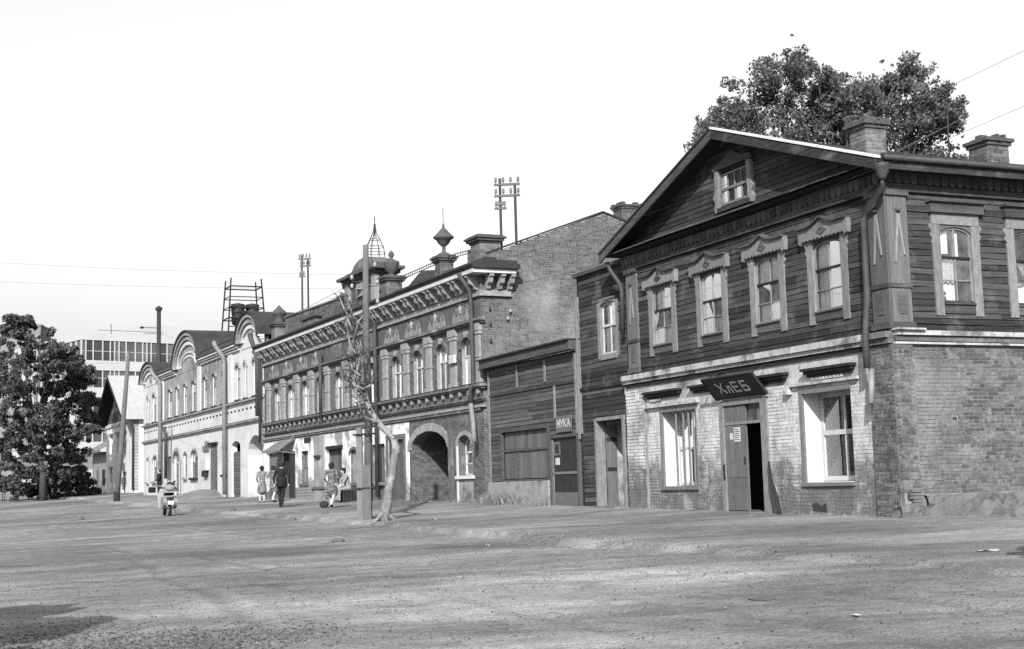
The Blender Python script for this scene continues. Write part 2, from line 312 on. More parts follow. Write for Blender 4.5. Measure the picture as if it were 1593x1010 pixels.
def sidewalk():
    co = []; fs = []; S = np.linspace(-26, 96, 420); m = 16
    for s in S:
        kv = kerb_v(s) + .18 * mn.noise(Vector((s * 1.1, 3, 0))) + .08 * mn.noise(Vector((s * 4, 8, 0)))
        for j in range(m):
            v = -.6 + (kv + .6) * j / (m - 3) if j < m - 2 else kv + (.06 if j == m - 2 else .2)
            p = O1 - X1 * s - Y1 * v; z = side_z(s, min(v, kv), p)
            if j == m - 3: z -= .012
            if j == m - 2: z -= kerb_h(s) * .6
            if j == m - 1: z = base_z(s, v) - kerb_h(s) - .04
            co.append((p.x, p.y, z))
    for i in range(len(S) - 1):
        for j in range(m - 1): fs.append((i * m + j, (i + 1) * m + j, (i + 1) * m + j + 1, i * m + j + 1))
    me = bpy.data.meshes.new('sidewalk'); me.from_pydata(co, [], fs); me.update()
    b = bmesh.new(); b.from_mesh(me); bmesh.ops.recalc_face_normals(b, faces=b.faces)
    if sum(f.normal.z for f in b.faces) < 0: bmesh.ops.reverse_faces(b, faces=b.faces)
    b.to_mesh(me); b.free(); me.polygons.foreach_set('use_smooth', [True] * len(fs))
    return link('sidewalk', me, 'sidewalk')
sidewalk()['kind'] = 'structure'

# ------------------------------------------------------------------ building helpers (wall coordinates: x to the right, y inwards, z up)
def arch_pts(x0, x1, z, rise, n=10):
    """curve from (x1,z) over the crown to (x0,z); rise measured above z"""
    c = (x0 + x1) / 2; a = (x1 - x0) / 2
    return [(c + a * math.cos(math.pi * k / n), z + rise * math.sin(math.pi * k / n)) for k in range(n + 1)]
def wall(mb, x0, x1, z0, z1, ops, y=0., depth=.4, side_end=True):
    """front face with openings cut out, and their reveals. ops: (x0,x1,z0,z1,rise): z1 is the springing, rise the arch"""
    xs = sorted({x0, x1} | {o[0] for o in ops} | {o[1] for o in ops}); zs = sorted({z0, z1} | {o[2] for o in ops} | {o[3] + o[4] for o in ops})
    xs = [x for x in xs if x0 <= x <= x1]; zs = [z for z in zs if z0 <= z <= z1]
    for i in range(len(xs) - 1):
        for j in range(len(zs) - 1):
            cx, cz = (xs[i] + xs[i + 1]) / 2, (zs[j] + zs[j + 1]) / 2
            if any(o[0] < cx < o[1] and o[2] < cz < o[3] + o[4] for o in ops): continue
            mb.add([(xs[i], y, zs[j]), (xs[i + 1], y, zs[j]), (xs[i + 1], y, zs[j + 1]), (xs[i], y, zs[j + 1])], [(0, 1, 2, 3)])
    for a, b, c, d, r in ops:
        yb = y + depth
        mb.add([(a, y, c), (a, yb, c), (a, yb, d), (a, y, d)], [(0, 1, 2, 3)]); mb.add([(b, y, c), (b, y, d), (b, yb, d), (b, yb, c)], [(0, 1, 2, 3)])
        mb.add([(a, y, c), (b, y, c), (b, yb, c), (a, yb, c)], [(0, 1, 2, 3)])
        if r <= 0: mb.add([(a, y, d), (a, yb, d), (b, yb, d), (b, y, d)], [(0, 1, 2, 3)])
        else:
            P = arch_pts(a, b, d, r); top = d + r; mid = (a + b) / 2
            for k in range(len(P) - 1):
                (xa, za), (xb, zb) = P[k], P[k + 1]
                mb.add([(xa, y, za), (xa, y, top), (xb, y, top), (xb, y, zb)], [(0, 1, 2, 3)])
                mb.add([(xa, y, za), (xb, y, zb), (xb, yb, zb), (xa, yb, za)], [(0, 1, 2, 3)])
    return mb
def sub_intervals(a, b, cuts):
    out = [(a, b)]
    for c0, c1 in cuts:
        nxt = []
        for p, q in out:
            if c1 <= p or c0 >= q: nxt.append((p, q)); continue
            if c0 > p: nxt.append((p, c0))
            if c1 < q: nxt.append((c1, q))
        out = nxt
    return [(p, q) for p, q in out if q - p > .03]
def planks(root, x0, x1, z0, z1, pitch, ops, y=0., mat='plank', rot=0., lim=None, maxlen=4.4, proud=.022, vertical=False):
    if vertical:
        n = max(1, round((x1 - x0) / pitch)); p = (x1 - x0) / n
        for i in range(n):
            e = random.uniform(0, .006); a = x0 + i * p + .004; b = x0 + (i + 1) * p - .004
            MB().box(a, b, y - proud + e, y + .004, z0 + random.uniform(0, .01), z1 - random.uniform(0, .01)).build('plank', mat, root, rot=rot)
        return
    n = max(1, round((z1 - z0) / pitch)); p = (z1 - z0) / n
    for i in range(n):
        za, zb = z0 + i * p, z0 + (i + 1) * p; zc = (za + zb) / 2
        a, b = (x0, x1) if lim is None else lim(zc)
        if b - a < .1: continue
        for q0, q1 in sub_intervals(a, b, [(o[0], o[1]) for o in ops if o[2] < zc < o[3] + o[4]]):
            segs = [q0]
            while q1 - segs[-1] > maxlen: segs.append(segs[-1] + random.uniform(2.2, min(maxlen, max(2.4, q1 - segs[-1] - 1))))
            segs.append(q1)
            for u0, u1 in zip(segs[:-1], segs[1:]):
                mt_ = 'plank_grey' if mat == 'plank' and random.random() < .09 else mat; t = random.uniform(-.011, .011); e = random.uniform(-.009, .012); pr = proud + random.uniform(-.008, .009)
                MB().add([(u0 + .002, y - pr, za + .008 + t), (u1 - .002, y - pr + e, za + .008 - t), (u1 - .002, y - pr * .6, zb - .004 - t), (u0 + .002, y - pr * .6, zb - .004 + t),
                          (u0 + .002, y + .01, za + .008 + t), (u1 - .002, y + .01, za + .008 - t), (u1 - .002, y + .01, zb), (u0 + .002, y + .01, zb)],
                         [(0, 1, 2, 3), (0, 4, 5, 1), (1, 5, 6, 2), (3, 2, 6, 7), (0, 3, 7, 4)]).build('plank', mt_, root, rot=rot, fix=False)
def brick_list(x0, x1, z0, z1, ops, course=.077, length=.262, keep=None):
    out = []; row = 0; z = z0
    while z < z1 - .02:
        zb = min(z + course, z1); header = row % 3 == 2
        Lb = length / 2 if header else length; x = x0 - (0 if row % 2 else Lb / 2)
        zc = (z + zb) / 2
        cuts = []
        for a, b, c, d, r in ops:
            if c < zc < d: cuts.append((a, b))
            elif r > 0 and d <= zc < d + r:
                h = (b - a) / 2 * math.sqrt(max(0, 1 - ((zc - d) / r) ** 2)); cuts.append(((a + b) / 2 - h, (a + b) / 2 + h))
        while x < x1:
            for p, q in sub_intervals(max(x, x0), min(x + Lb, x1), cuts):
                if q - p > .05 and (keep is None or keep((p + q) / 2, zc)): out.append((p + .005, q - .005, z + .005, zb - .005))
            x += Lb
        z = zb; row += 1
    return out
def bricks(root, blist, y, mat_i, mat_s, rot=0., n_ind=0, key=None, proud=(.004, .014)):
    blist = list(blist)
    if key: blist.sort(key=key)
    shared = {}
    for a, b, c, d in blist[:n_ind]:
        w, h = round(b - a, 3), round(d - c, 3)
        if (w, h) not in shared:
            i = .006; me = MB().add([(i, -.012, i), (w - i, -.012, i), (w - i, -.012, h - i), (i, -.012, h - i), (0, 0, 0), (w, 0, 0), (w, 0, h), (0, 0, h), (0, .01, 0), (w, .01, 0), (w, .01, h), (0, .01, h)],
                [(0, 1, 2, 3), (0, 4, 5, 1), (1, 5, 6, 2), (2, 6, 7, 3), (3, 7, 4, 0), (4, 8, 9, 5), (5, 9, 10, 6), (6, 10, 11, 7), (7, 11, 8, 4)]).mesh('brick')
            me.materials.append(M[mat_i]); shared[(w, h)] = me
        o = link('brick', shared[(w, h)], None, root, rot=rot); yy = y - random.uniform(-.004, .004)
        o.location = (a, yy, c) if rot == 0 else (-yy * math.sin(rot) + a * math.cos(rot), yy * math.cos(rot) + a * math.sin(rot), c)
    mb = MB()
    for a, b, c, d in blist[n_ind:]:
        pr = random.uniform(*proud); i = .004
        mb.add([(a + i, y - pr, c + i), (b - i, y - pr, c + i), (b - i, y - pr, d - i), (a + i, y - pr, d - i), (a, y + .004, c), (b, y + .004, c), (b, y + .004, d), (a, y + .004, d)],
               [(0, 1, 2, 3), (0, 4, 5, 1), (1, 5, 6, 2), (2, 6, 7, 3), (3, 7, 4, 0)])
    if mb.v:
        o = mb.build('bricks', mat_s, root, rot=rot, fix=False); o['kind'] = 'stuff'
def window(root, x0, x1, z0, z1, rise=0., y=.15, mat='frame_w', mull=(.5,), trans=(.62,), rot=0., curtain=None, fw=.05, glass='glass', room=1.2, barw=.035, rmat='room'):
    """a glazed window in an opening; z1 springing. mull/trans: bar positions as fractions"""
    ztop = z1 + rise; mb = MB(); tb_ = MB(); yb = y + .06; w = x1 - x0; h = ztop - z0
    mb.box(x0, x0 + fw, y, yb, z0, z1); mb.box(x1 - fw, x1, y, yb, z0, z1); mb.box(x0 + fw, x1 - fw, y, yb, z0, z0 + fw * 1.2)
    if rise <= 0: mb.box(x0 + fw, x1 - fw, y, yb, z1 - fw, z1)
    else:
        P = arch_pts(x0, x1, z1, rise, 10); Q = arch_pts(x0 + fw, x1 - fw, z1, rise - fw, 10)
        for k in range(10):
            mb.add([(P[k][0], y, P[k][1]), (P[k + 1][0], y, P[k + 1][1]), (Q[k + 1][0], y, Q[k + 1][1]), (Q[k][0], y, Q[k][1])], [(0, 1, 2, 3)])
            mb.add([(Q[k][0], y, Q[k][1]), (Q[k + 1][0], y, Q[k + 1][1]), (Q[k + 1][0], yb, Q[k + 1][1]), (Q[k][0], yb, Q[k][1])], [(0, 1, 2, 3)])
    def topz(x):
        if rise <= 0: return z1 - fw
        u = (x - (x0 + x1) / 2) / (w / 2); return z1 + (rise - fw) * math.sqrt(max(0, 1 - u * u))
    bx = [x0 + w * m for m in mull]; bz = [z0 + h * t for t in trans]
    for x in bx: mb.box(x - barw / 2, x + barw / 2, y + .004, yb - .004, z0 + fw, topz(x))
    for i, z in enumerate(bz): (mb if i or mat != 'trim' else tb_).box(x0 + fw, x1 - fw, y - (.012 if i == 0 else -.002), yb - .006, z - barw * (.9 if i == 0 else .5), z + barw * (.9 if i == 0 else .5))
    o = mb.build('window', mat, root, rot=rot)
    if tb_.v: tb_.build('transom', 'dark_wood', o)
    ex = [x0 + fw] + bx + [x1 - fw]; ez = [z0 + fw] + bz + [None]
    for i in range(len(ex) - 1):
        for j in range(len(ez) - 1):
            if ez[j + 1] is None:
                k = 5; poly = [(ex[i], ez[j]), (ex[i + 1], ez[j])] + [(ex[i + 1] + (ex[i] - ex[i + 1]) * q / k, topz(ex[i + 1] + (ex[i] - ex[i + 1]) * q / k)) for q in range(k + 1)]
                if poly[2][1] - .03 < ez[j]: poly = [poly[0], poly[1]] + poly[3:-1]
                if len(poly) < 3: continue
            else: poly = [(ex[i], ez[j]), (ex[i + 1], ez[j]), (ex[i + 1], ez[j + 1]), (ex[i], ez[j + 1])]
            MB().add([(x, y + .03 + random.uniform(-.004, .004), z) for x, z in poly], [tuple(range(len(poly)))]).build('pane', glass, o)
    if curtain:
        for a, b, lo, hi in curtain:
            k = 14; c = MB(); pts = []
            for q in range(k + 1):
                pts.append((x0 + w * (a + (b - a) * q / k), y + .10 + .022 * math.sin(q * 1.9 + a * 9)))
            zl, zh = z0 + h * lo, z0 + h * hi
            c.add([(px, py, zl) for px, py in pts] + [(px, py, zh) for px, py in pts], [(q, q + 1, k + 2 + q, k + 1 + q) for q in range(k)])
            c.build('curtain', 'curtain', root, rot=rot, fix=False)
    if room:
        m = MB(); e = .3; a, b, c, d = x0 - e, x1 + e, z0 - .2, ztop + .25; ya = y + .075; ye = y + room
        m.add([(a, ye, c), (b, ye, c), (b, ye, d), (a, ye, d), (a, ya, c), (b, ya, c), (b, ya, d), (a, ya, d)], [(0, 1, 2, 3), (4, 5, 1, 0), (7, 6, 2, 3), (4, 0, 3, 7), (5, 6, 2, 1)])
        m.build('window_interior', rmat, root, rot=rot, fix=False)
    return o
def pipe(root, pts, r, mat='pipe', rot=0., name='downpipe'):
    return MB().tube(pts, r, 10).build(name, mat, root, rot=rot, smooth=True)
STROKES = {'Х': [((0, 0), (1, 1)), ((0, 1), (1, 0))], 'Л': [((0, 0), (.32, 1)), ((.32, 1), (.95, 1)), ((.95, 1), (.95, 0))], 'Е': [((0, 0), (0, 1)), ((0, 1), (.9, 1)), ((0, .52), (.75, .52)), ((0, 0), (.9, 0))],
           'Б': [((0, 0), (0, 1)), ((0, 1), (.8, 1)), ((0, .52), (.75, .52)), ((.75, .52), (.9, .26)), ((.9, .26), (.75, 0)), ((.75, 0), (0, 0))],
           'М': [((0, 0), (0, 1)), ((0, 1), (.5, .35)), ((.5, .35), (1, 1)), ((1, 1), (1, 0))], 'У': [((0, 1), (.5, .42)), ((1, 1), (.25, 0))], 'К': [((0, 0), (0, 1)), ((0, .45), (.9, 1)), ((.2, .55), (.95, 0))],
           'А': [((0, 0), (.5, 1)), ((.5, 1), (1, 0)), ((.2, .35), (.8, .35))]}
def lettering(text, h, w, gap, t, depth=.006):
    """stroke letters in the x,z plane facing -y, starting at the origin"""
    mb = MB(); x = 0
    for k, ch in enumerate(text):
        ww, hh, zz = (w * .62, h * .62, 0) if ch == 'л' else (w, h, 0)
        for (a, b), (c, d) in STROKES[ch.upper()]:
            p = Vector((x + a * ww, zz + b * hh)); q = Vector((x + c * ww, zz + d * hh)); u = (q - p).normalized() * t * .5; nrm = Vector((-u.y, u.x)); p2, q2 = p - u, q + u
            yy = -depth - .0004 * len(mb.v) / 8
            mb.xz([tuple(p2 - nrm), tuple(q2 - nrm), tuple(q2 + nrm), tuple(p2 + nrm)], yy, 0)
        x += ww + gap
    return mb
# ------------------------------------------------------------------ corner house: brick shop below, dark timber above
H1 = thing('corner_house', 'corner house with peeling brick bread shop below and dark timber storey under a wide gable', 'house', O1, A1)
SIDE = R(90); D1 = 8.6
gf_ops = [(-8.85, -7.2, 1.44, 3.28, 0), (-6.02, -4.45, .55, 3.26, 0), (-3.02, -1.36, 1.47, 3.32, 0)]
wall(MB(), -10.5, 0, .3, 4.3, gf_ops, 0., .55).build('front_wall', 'wash', H1, fix=False)
bl = brick_list(-9.55, -.66, .62, 3.56, gf_ops)
bricks(H1, bl, 0., 'brick', 'wash_brick', proud=(.002, .008))
vent = (-2.75, -2.3, .9, 1.06, 0)
side_ops = []
wall(MB(), 0, D1, .3, 4.3, [], 0., .4).build('side_wall', 'mortar', H1, rot=SIDE, fix=False)
bl = brick_list(0.0, 8.6, 1.22, 4.06, [(1.33, 1.42, 2.58, 2.66, 0)])
bricks(H1, bl, 0., 'brick', 'brick_s', rot=SIDE, n_ind=290, key=lambda b: b[0] * 1.0 + abs(b[2] - 2.6) * .25 + (0 if b[1] < 3.3 else 50))
MB().add([(0, D1, .3), (-10.5, D1, .3), (-10.5, D1, 7.2), (0, D1, 7.2)], [(0, 1, 2, 3)]).build('back_wall', 'dark_wood', H1, fix=False)
MB().add([(-10.5, D1, .3), (-10.5, 0.02, .3), (-10.5, 0.02, 7.2), (-10.5, D1, 7.2)], [(0, 1, 2, 3)]).build('party_wall', 'dark_wood', H1, fix=False)
MB().box(-10.49, -.01, .6, D1 - .05, .72, .8).build('shop_floor', 'dark_wood', H1)
MB().box(-10.45, -.05, .12, D1 - .06, 4.2, 4.28).build('upper_floor', 'dark_wood', H1)
MB().box(-10.45, -.05, 2.6, 2.7, .8, 4.2).build('shop_partition', 'room', H1)
MB().box(-10.45, -.05, 1.9, 2.0, 4.28, 7.2).build('upper_partition', 'room', H1)
# quoins and corner pier with their own brickwork
mb = MB(); mb.box(-10.5, -9.56, -.07, .02, .5, 3.92); mb.build('quoin', 'mortar', H1)
bricks(H1, brick_list(-10.5, -9.56, .62, 3.9, [], .085, .26), -.07, 'brick', 'wash_brick')
mb = MB(); mb.box(-.66, .055, -.06, .02, .5, 4.04); mb.box(.001, .055, -.0595, .42, .5, 4.04); mb.build('corner_pier', 'mortar', H1)
bricks(H1, brick_list(-.66, .055, .66, 4.04, [], .077, .26), -.06, 'brick', 'brick_s')
bricks(H1, brick_list(-.06, .42, 1.25, 4.04, [], .077, .26), -.056, 'brick', 'brick_s', rot=SIDE)
# foundation: rough proud base on the side, broken at the corner
def rough_slab(x0, x1, z0, z1, d, rot, mat, name, seed, n=40, top=None):
    mb = MB(); rows = 7; pts = []
    for i in range(n + 1):
        x = x0 + (x1 - x0) * i / n
        zt = z1 + .09 * mn.noise(Vector((x * 2.2, seed, 0))) + (top(x) if top else 0)
        for j in range(rows + 1):
            f = j / rows; z = z0 + (zt - z0) * f
            y = -d * (1.15 - .35 * f) + .07 * mn.noise(Vector((x * 2.4, z * 5, seed))) + .03 * mn.noise(Vector((x * 9, z * 12, seed)))
            pts.append((x, y, z))
        pts.append((x, .02, zt + .01))
    m = rows + 2
    mb.add(pts, [(i * m + j, (i + 1) * m + j, (i + 1) * m + j + 1, i * m + j + 1) for i in range(n) for j in range(m - 1)])
    return mb.build(name, mat, H1, rot=rot, fix=False)
M['found'] = MAT('rough_foundation', .17, .3, 3, .95, .8, 12, world_co=True, patch=(.08, 2.2, .55, .66), fine=.2)
rough_slab(.5, 8.6, .2, 1.19, .13, SIDE, 'found', 'foundation', 3.1)
rough_slab(-.12, .5, .2, .98, .15, SIDE, 'found', 'foundation', 5.3, 10)
mb = MB()
for k in range(5): mb.box(.08 + .1 * random.random(), .34 + .12 * random.random(), -.10 - .03 * random.random(), .02, 1.0 + k * .065, 1.055 + k * .065)
mb.build('broken_bricks', 'found', H1, rot=SIDE)
for k in range(16):      # crumbled bricks at the corner base
    q = MB().box(-.12, .12, -.055, .055, -.035, .035).build('fallen_brick', 'found', H1); q.location = (.12 + random.uniform(-.35, .16), random.uniform(-.22, .55), .74 + random.uniform(0, .3) * (k % 3) / 2); q.rotation_euler = (random.uniform(-.5, .5), random.uniform(-.5, .5), random.uniform(0, 3))
MB().box(.0, .46, -.02, .0, 1.14, 1.21).build('crack', 'room', H1, rot=SIDE)
mb = MB(); mb.xz([(-2.78, .9), (-2.3, .88), (-2.34, 1.06), (-2.5, 1.0), (-2.62, 1.07), (-2.8, 1.05)], -.012, .01); mb.build('vent_hole', 'room', H1)
MB().box(1.33, 1.42, -.004, .02, 2.58, 2.66).build('wall_hole', 'room', H1, rot=SIDE)
# brick cornice between the storeys, front and side
def band(name, x0, x1, prof, mat, rot=0., mit=0.):
    """prof: list of (z0,z1,out)"""
    mb = MB()
    for z0, z1, d in prof: mb.box(x0 - (d if mit < 0 else 0), x1 + (d if mit > 0 else 0), -d, .02, z0, z1)
    return mb.build(name, mat, H1, rot=rot)
M['corn1'] = MAT('whitewashed_cornice', .36, .25, 4, .95, .4, 18, world_co=True, patch=(.13, 1.9, .5, .62))
band('cornice', -10.6, -.62, [(4.17, 4.30, .15), (4.085, 4.165, .09)], 'corn1'); band('cornice_groove', -10.55, -.6, [(3.99, 4.08, .045)], 'dark_wood')
band('corner_cornice', -.615, .03, [(4.17, 4.29, .2), (4.06, 4.165, .13)], 'found')
band('side_cornice', .0, D1, [(4.21, 4.30, .16), (4.045, 4.085, .085)], 'corn1', SIDE); band('side_cornice_band', .001, D1, [(4.10, 4.20, .10)], 'brick_s', SIDE)
MB().box(-.05, .62, -.24, .02, 4.30, 4.335).build('corner_ledge', 'corn1', H1, rot=SIDE)
for a, b in ((-9.5, -7.78), (-7.3, -3.4), (-2.78, -1.12)):
    h = MB(); h.box(a, b, -.17, .02, 3.745, 3.80); h.box(a + .05, b - .05, -.12, .02, 3.68, 3.742); h.box(a + .1, b - .1, -.07, .02, 3.62, 3.678)
    h.build('window_hood', 'dark_wood', H1)
h = MB(); h.box(-3.45, -1.02, -.1, .02, 3.47, 3.53); h.box(-3.45, -3.3, -.13, .02, 3.32, 3.469); h.build('window_shelf', 'corn1', H1)
h = MB(); h.box(-9.5, -7.0, -.1, .02, 3.40, 3.47); h.build('window_shelf', 'corn1', H1)
mb = MB()
for a, b in ((-9.3, -8.6), (-2.55, -1.35)):
    for k in range(int((b - a) / .12)): mb.box(a + k * .12, a + k * .12 + .07, -.06, .0, 3.555, 3.605)
mb.build('hood_fringe', 'corn1', H1)
# shop windows: deep white reveals
for (a, b, c, d, _), kind in ((gf_ops[0], 0), (gf_ops[2], 1)):
    t = .1; mb = MB(); mb.box(a - .04, a + t - .04, -.025, .03, c - .02, d + .04); mb.box(b - t + .06, b + .02, -.02, .03, c, d) if kind == 0 else None
    mb.box(a - .04, b + .03, -.03, .03, d - .02, d + .08); mb.box(a - .06, b + .05, -.06, .05, c - .07, c - .003); mb.build('window_casing', 'frame_g', H1)
    mb = MB(); mb.box(a + .003, a + .02, .035, .54, c, d - .02); mb.box(a + .02, b - .003, .035, .54, c + .001, c + .02); mb.build('window_reveal', 'white', H1)
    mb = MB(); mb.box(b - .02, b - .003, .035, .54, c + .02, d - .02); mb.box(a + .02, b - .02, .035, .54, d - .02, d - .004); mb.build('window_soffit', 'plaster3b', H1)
window(H1, -8.82, -7.23, 1.47, 3.26, 0, .46, 'frame_w', (.33, .66), (.5,), fw=.06, room=0, glass='glass_dark')
mb = MB()
for x in (-8.2, -7.86, -7.62, -7.4): mb.box(x - .02, x + .02, .02, .05, 1.46, 3.26)
mb.build('window_bars', 'trim', H1)
window(H1, -2.99, -1.39, 1.5, 3.3, 0, .46, 'frame_w', (.5,), (.55,), fw=.08, room=0, barw=.055, glass='glass_dark')
mb = MB(); mb.box(-2.1, -1.85, .72, .74, 1.6, 2.05); mb.build('shop_notice', 'paper', H1)
# shop door: one leaf shut, one open, light over the transom
t = MB(); t.box(-6.12, -5.98, -.05, .12, .72, 3.34); t.box(-4.47, -4.22, -.05, .12, .72, 3.34); t.box(-5.978, -4.472, -.05, .1, 3.24, 3.38); t.box(-5.978, -4.472, -.02, .1, 2.80, 2.86)
t.build('door_frame', 'trim', H1)
dr = MB().box(-5.975, -5.13, .005, .045, .86, 3.22).build('door', 'door_wood', H1)
planks(dr, -5.975, -5.13, 1.62, 3.22, .085, [], .005, 'door_wood', vertical=True, proud=.014)
MB().box(-5.93, -5.17, -.012, .005, .9, 1.56).build('lower_panel', 'door_wood', dr)
MB().boxc((-6.0, -.055, 1.75), .05, .03, .35).build('hinge', 'iron', dr)
MB().boxc((-5.18, -.02, 2.0), .03, .05, .14).build('handle', 'iron', dr)
n = MB(); n.box(-5.6, -5.33, -.014, -.0115, 2.42, 2.74); n.box(-5.76, -5.64, -.014, -.0115, 2.47, 2.62); n.build('notice', 'paper', dr)
n = MB()
for k in range(6): n.box(-5.57, -5.36 - .05 * (k % 2), -.0162, -.0148, 2.46 + k * .045, 2.475 + k * .045)
n.build('notice_print', 'sign', dr)
MB().add([(-5.13, .06, 2.86), (-4.47, .06, 2.86), (-4.47, .06, 3.24), (-5.13, .06, 3.24)], [(0, 1, 2, 3)]).build('transom_pane', 'glass', H1, fix=False)
MB().box(-5.1, -4.5, .3, .32, 2.86, 3.12).build('transom_curtain', 'curtain', H1)
MB().box(-4.51, -4.475, .1, .9, .86, 2.78).build('inner_door_leaf', 'door_wood', H1)
t = MB(); t.box(-5.97, -4.47, -.42, .5, .55, .87); t.build('doorstep', 'concrete', H1)
MB().tube([(-5.0, 1.3, .8), (-4.98, 1.32, 1.3), (-5.03, 1.3, 1.85), (-4.95, 1.33, 2.1)], [.16, .2, .17, .09], 10).build('hanging_apron', 'cloth_w', H1, smooth=True)
# bread sign leaning out over the door
sg = thing('shop_sign', 'dark board over the shop door lettered ХЛЕБ in pale capitals, leaning out from the wall', 'sign', W1(-6.13, -.10, 3.42), A1)
al = math.atan2(.36, .42)
def tilt(o): o.rotation_euler = (al, 0, 0); return o
tilt(MB().box(0, 2.03, -.02, .02, 0, .55).build('board', 'sign', sg))
fr = MB(); fr.box(-.02, 2.05, -.03, .03, -.03, .0); fr.box(-.02, 2.05, -.03, .03, .55, .58); fr.box(-.02, .0, -.03, .03, 0, .55); fr.box(2.03, 2.05, -.03, .03, 0, .55); tilt(fr.build('frame', 'dark_wood', sg))
lt = lettering('ХлЕБ', .25, .23, .12, .042); lo = tilt(lt.build('lettering', 'letter', sg)); lo.location = (.42, -.0205 * math.cos(al) - .15 * math.sin(al), .15 * math.cos(al) - .0205 * math.sin(al))
b2 = MB(); b2.tube([(.1, .08, .0), (.1, -.33, .40)], .015, 6); b2.tube([(1.93, .08, .0), (1.93, -.33, .40)], .015, 6); b2.tube([(.1, .1, .62), (.1, -.36, .42)], .012, 6); b2.tube([(1.93, .1, .62), (1.93, -.36, .42)], .012, 6); b2.build('bracket', 'iron', sg)
# timber storey
wx = [-8.53, -6.25, -3.98, -1.84]; up_ops = [(x - .47, x + .47, 4.93, 6.2, .16) for x in wx]
wall(MB(), -10.5, 0, 4.3, 7.5, up_ops, .03, .2).build('timber_wall', 'dark_wood', H1, fix=False)
planks(H1, -9.74, -.43, 4.31, 6.98, .121, up_ops, .0)
sw = [(1.645 + 1.87 * k) for k in range(4)]; s_ops = [(y - .395, y + .395, 4.86, 6.2, .18) for y in sw]
wall(MB(), 0, D1, 4.3, 7.5, s_ops, .03, .2).build('timber_wall', 'dark_wood', H1, rot=SIDE, fix=False)
planks(H1, .46, 8.6, 4.31, 6.98, .121, s_ops[:4], .0, rot=SIDE)
curt = [[(0, .5, 0, 1), (.5, 1, 0, .57), (.62, .8, .6, 1)], [(.0, .45, .5, 1), (.05, .48, 0, .42), (.6, .82, .0, .6), (.88, 1, 0, 1)], [(0, .5, 0, 1), (.42, .68, 0, .56), (.72, 1, 0, .56), (.55, 1, .62, .98)], [(0, .45, .55, 1), (.0, .46, 0, .56), (.5, .7, 0, .56), (.74, .95, 0, 1)]]
def jamb_poly(x0, x1, z0, z1, sgn):
    """board with a carved head"""
    o = x0 if sgn < 0 else x1; i = x1 if sgn < 0 else x0; s = 1 if sgn > 0 else -1
    return [(i, z0), (o, z0), (o, z1 - .42), (o + s * .02, z1 - .36), (o - s * .01, z1 - .30), (o + s * .05, z1 - .22), (o + s * .01, z1 - .15), (o + s * .06, z1 - .07), (o + s * .05, z1), (i, z1)]
def carved_window(root, x, z0, zt, w, rot, crown, curtains, mull=(.5,), trans=(.6, .3), peak=.15):
    hw = w / 2
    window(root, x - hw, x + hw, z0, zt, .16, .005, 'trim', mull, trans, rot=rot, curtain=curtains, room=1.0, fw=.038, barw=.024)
    for s in (-1, 1):
        a, b = (x - hw - .19, x - hw + .01) if s < 0 else (x + hw - .01, x + hw + .19)
        MB().xz(jamb_poly(a, b, z0 - .25, zt + .2, s), -.05, .03).build('carved_jamb', 'trim', root, rot=rot)
    mb = MB(); mb.box(x - hw + .012, x + hw - .012, -.05, .03, z0 - .2, z0 - .03); mb.box(x - hw + .012, x + hw - .012, -.09, .05, z0 - .028, z0 + .0); mb.build('sill_board', 'plank_grey', root, rot=rot)
    # lintel board with an arched lower edge
    P = arch_pts(x - hw, x + hw, zt, .16, 12); mb = MB(); mb.xz([(x - hw, zt + .22), (x + hw, zt + .22)] + [(p, q) for p, q in P], -.03, .03); mb.build('lintel_board', 'plank_grey', root, rot=rot)
    if crown:
        e = hw + .34; zb = zt + .2; zc = zt + .47
        low = [(x - e + 2 * e * k / 24, zb + (.0 if k % 2 else .035) - (.05 if k in (0, 1, 23, 24) else 0)) for k in range(25)]
        top = [(x + e, zc), (x + .52 * e, zc - .0), (x + .30 * e, zc + .04), (x, zc + peak), (x - .30 * e, zc + .04), (x - .52 * e, zc), (x - e, zc)]
        c = MB(); c.xz(low + top, -.13, .0); co = c.build('crown', 'trim', root, rot=rot)
        t = MB()
        for (xa, za), (xb, zb2) in zip(top[:-1], top[1:]): t.add([(xa, -.2, za), (xb, -.2, zb2), (xb, .0, zb2 + .002), (xa, .0, za + .002), (xa, -.2, za + .035), (xb, -.2, zb2 + .035), (xb, .0, zb2 + .037), (xa, .0, za + .037)], [(0, 1, 2, 3), (4, 7, 6, 5), (0, 4, 5, 1), (0, 3, 7, 4), (1, 5, 6, 2)])
        t.build('crown_cap', 'plank_grey', co, fix=False)
        r = MB(); r.xz([(x - .16, zc - .12), (x, zc - .2), (x + .16, zc - .12), (x + .07, zc - .06), (x, zc + .05), (x - .07, zc - .06)], -.15, -.128); r.lathe([(.0, 0), (.03, 0), (.03, .02), (0, .02)], (x, -.15, zc - .08), 8); r.build('rosette', 'plank_grey', co)
    else:
        c = MB(); c.box(x - hw - .25, x + hw + .28, -.13, .0, zt + .42, zt + .62); c.box(x - hw - .29, x + hw + .32, -.2, .0, zt + .622, zt + .67); c.build('crown', 'plank_grey', root, rot=rot)
        c = MB(); c.box(x - hw - .19, x + hw + .19, -.06, .0, zt + .2, zt + .418); c.build('head_board', 'trim', root, rot=rot)
for i, x in enumerate(wx): carved_window(H1, x, 4.93, 6.2, .94, 0., True, curt[i], (.5,) if i != 2 else (.55,), (.6, .3) if i != 1 else (.55, .28))
for i, y in enumerate(sw[:5]): carved_window(H1, y, 4.86, 6.2, .79, SIDE, False, [(0, .62, 0, .62), (.0, .4, .66, .98), (.5, .7, .62, 1), (.86, 1, .1, .9)] if i % 2 == 0 else [(0, .9, 0, .6)])
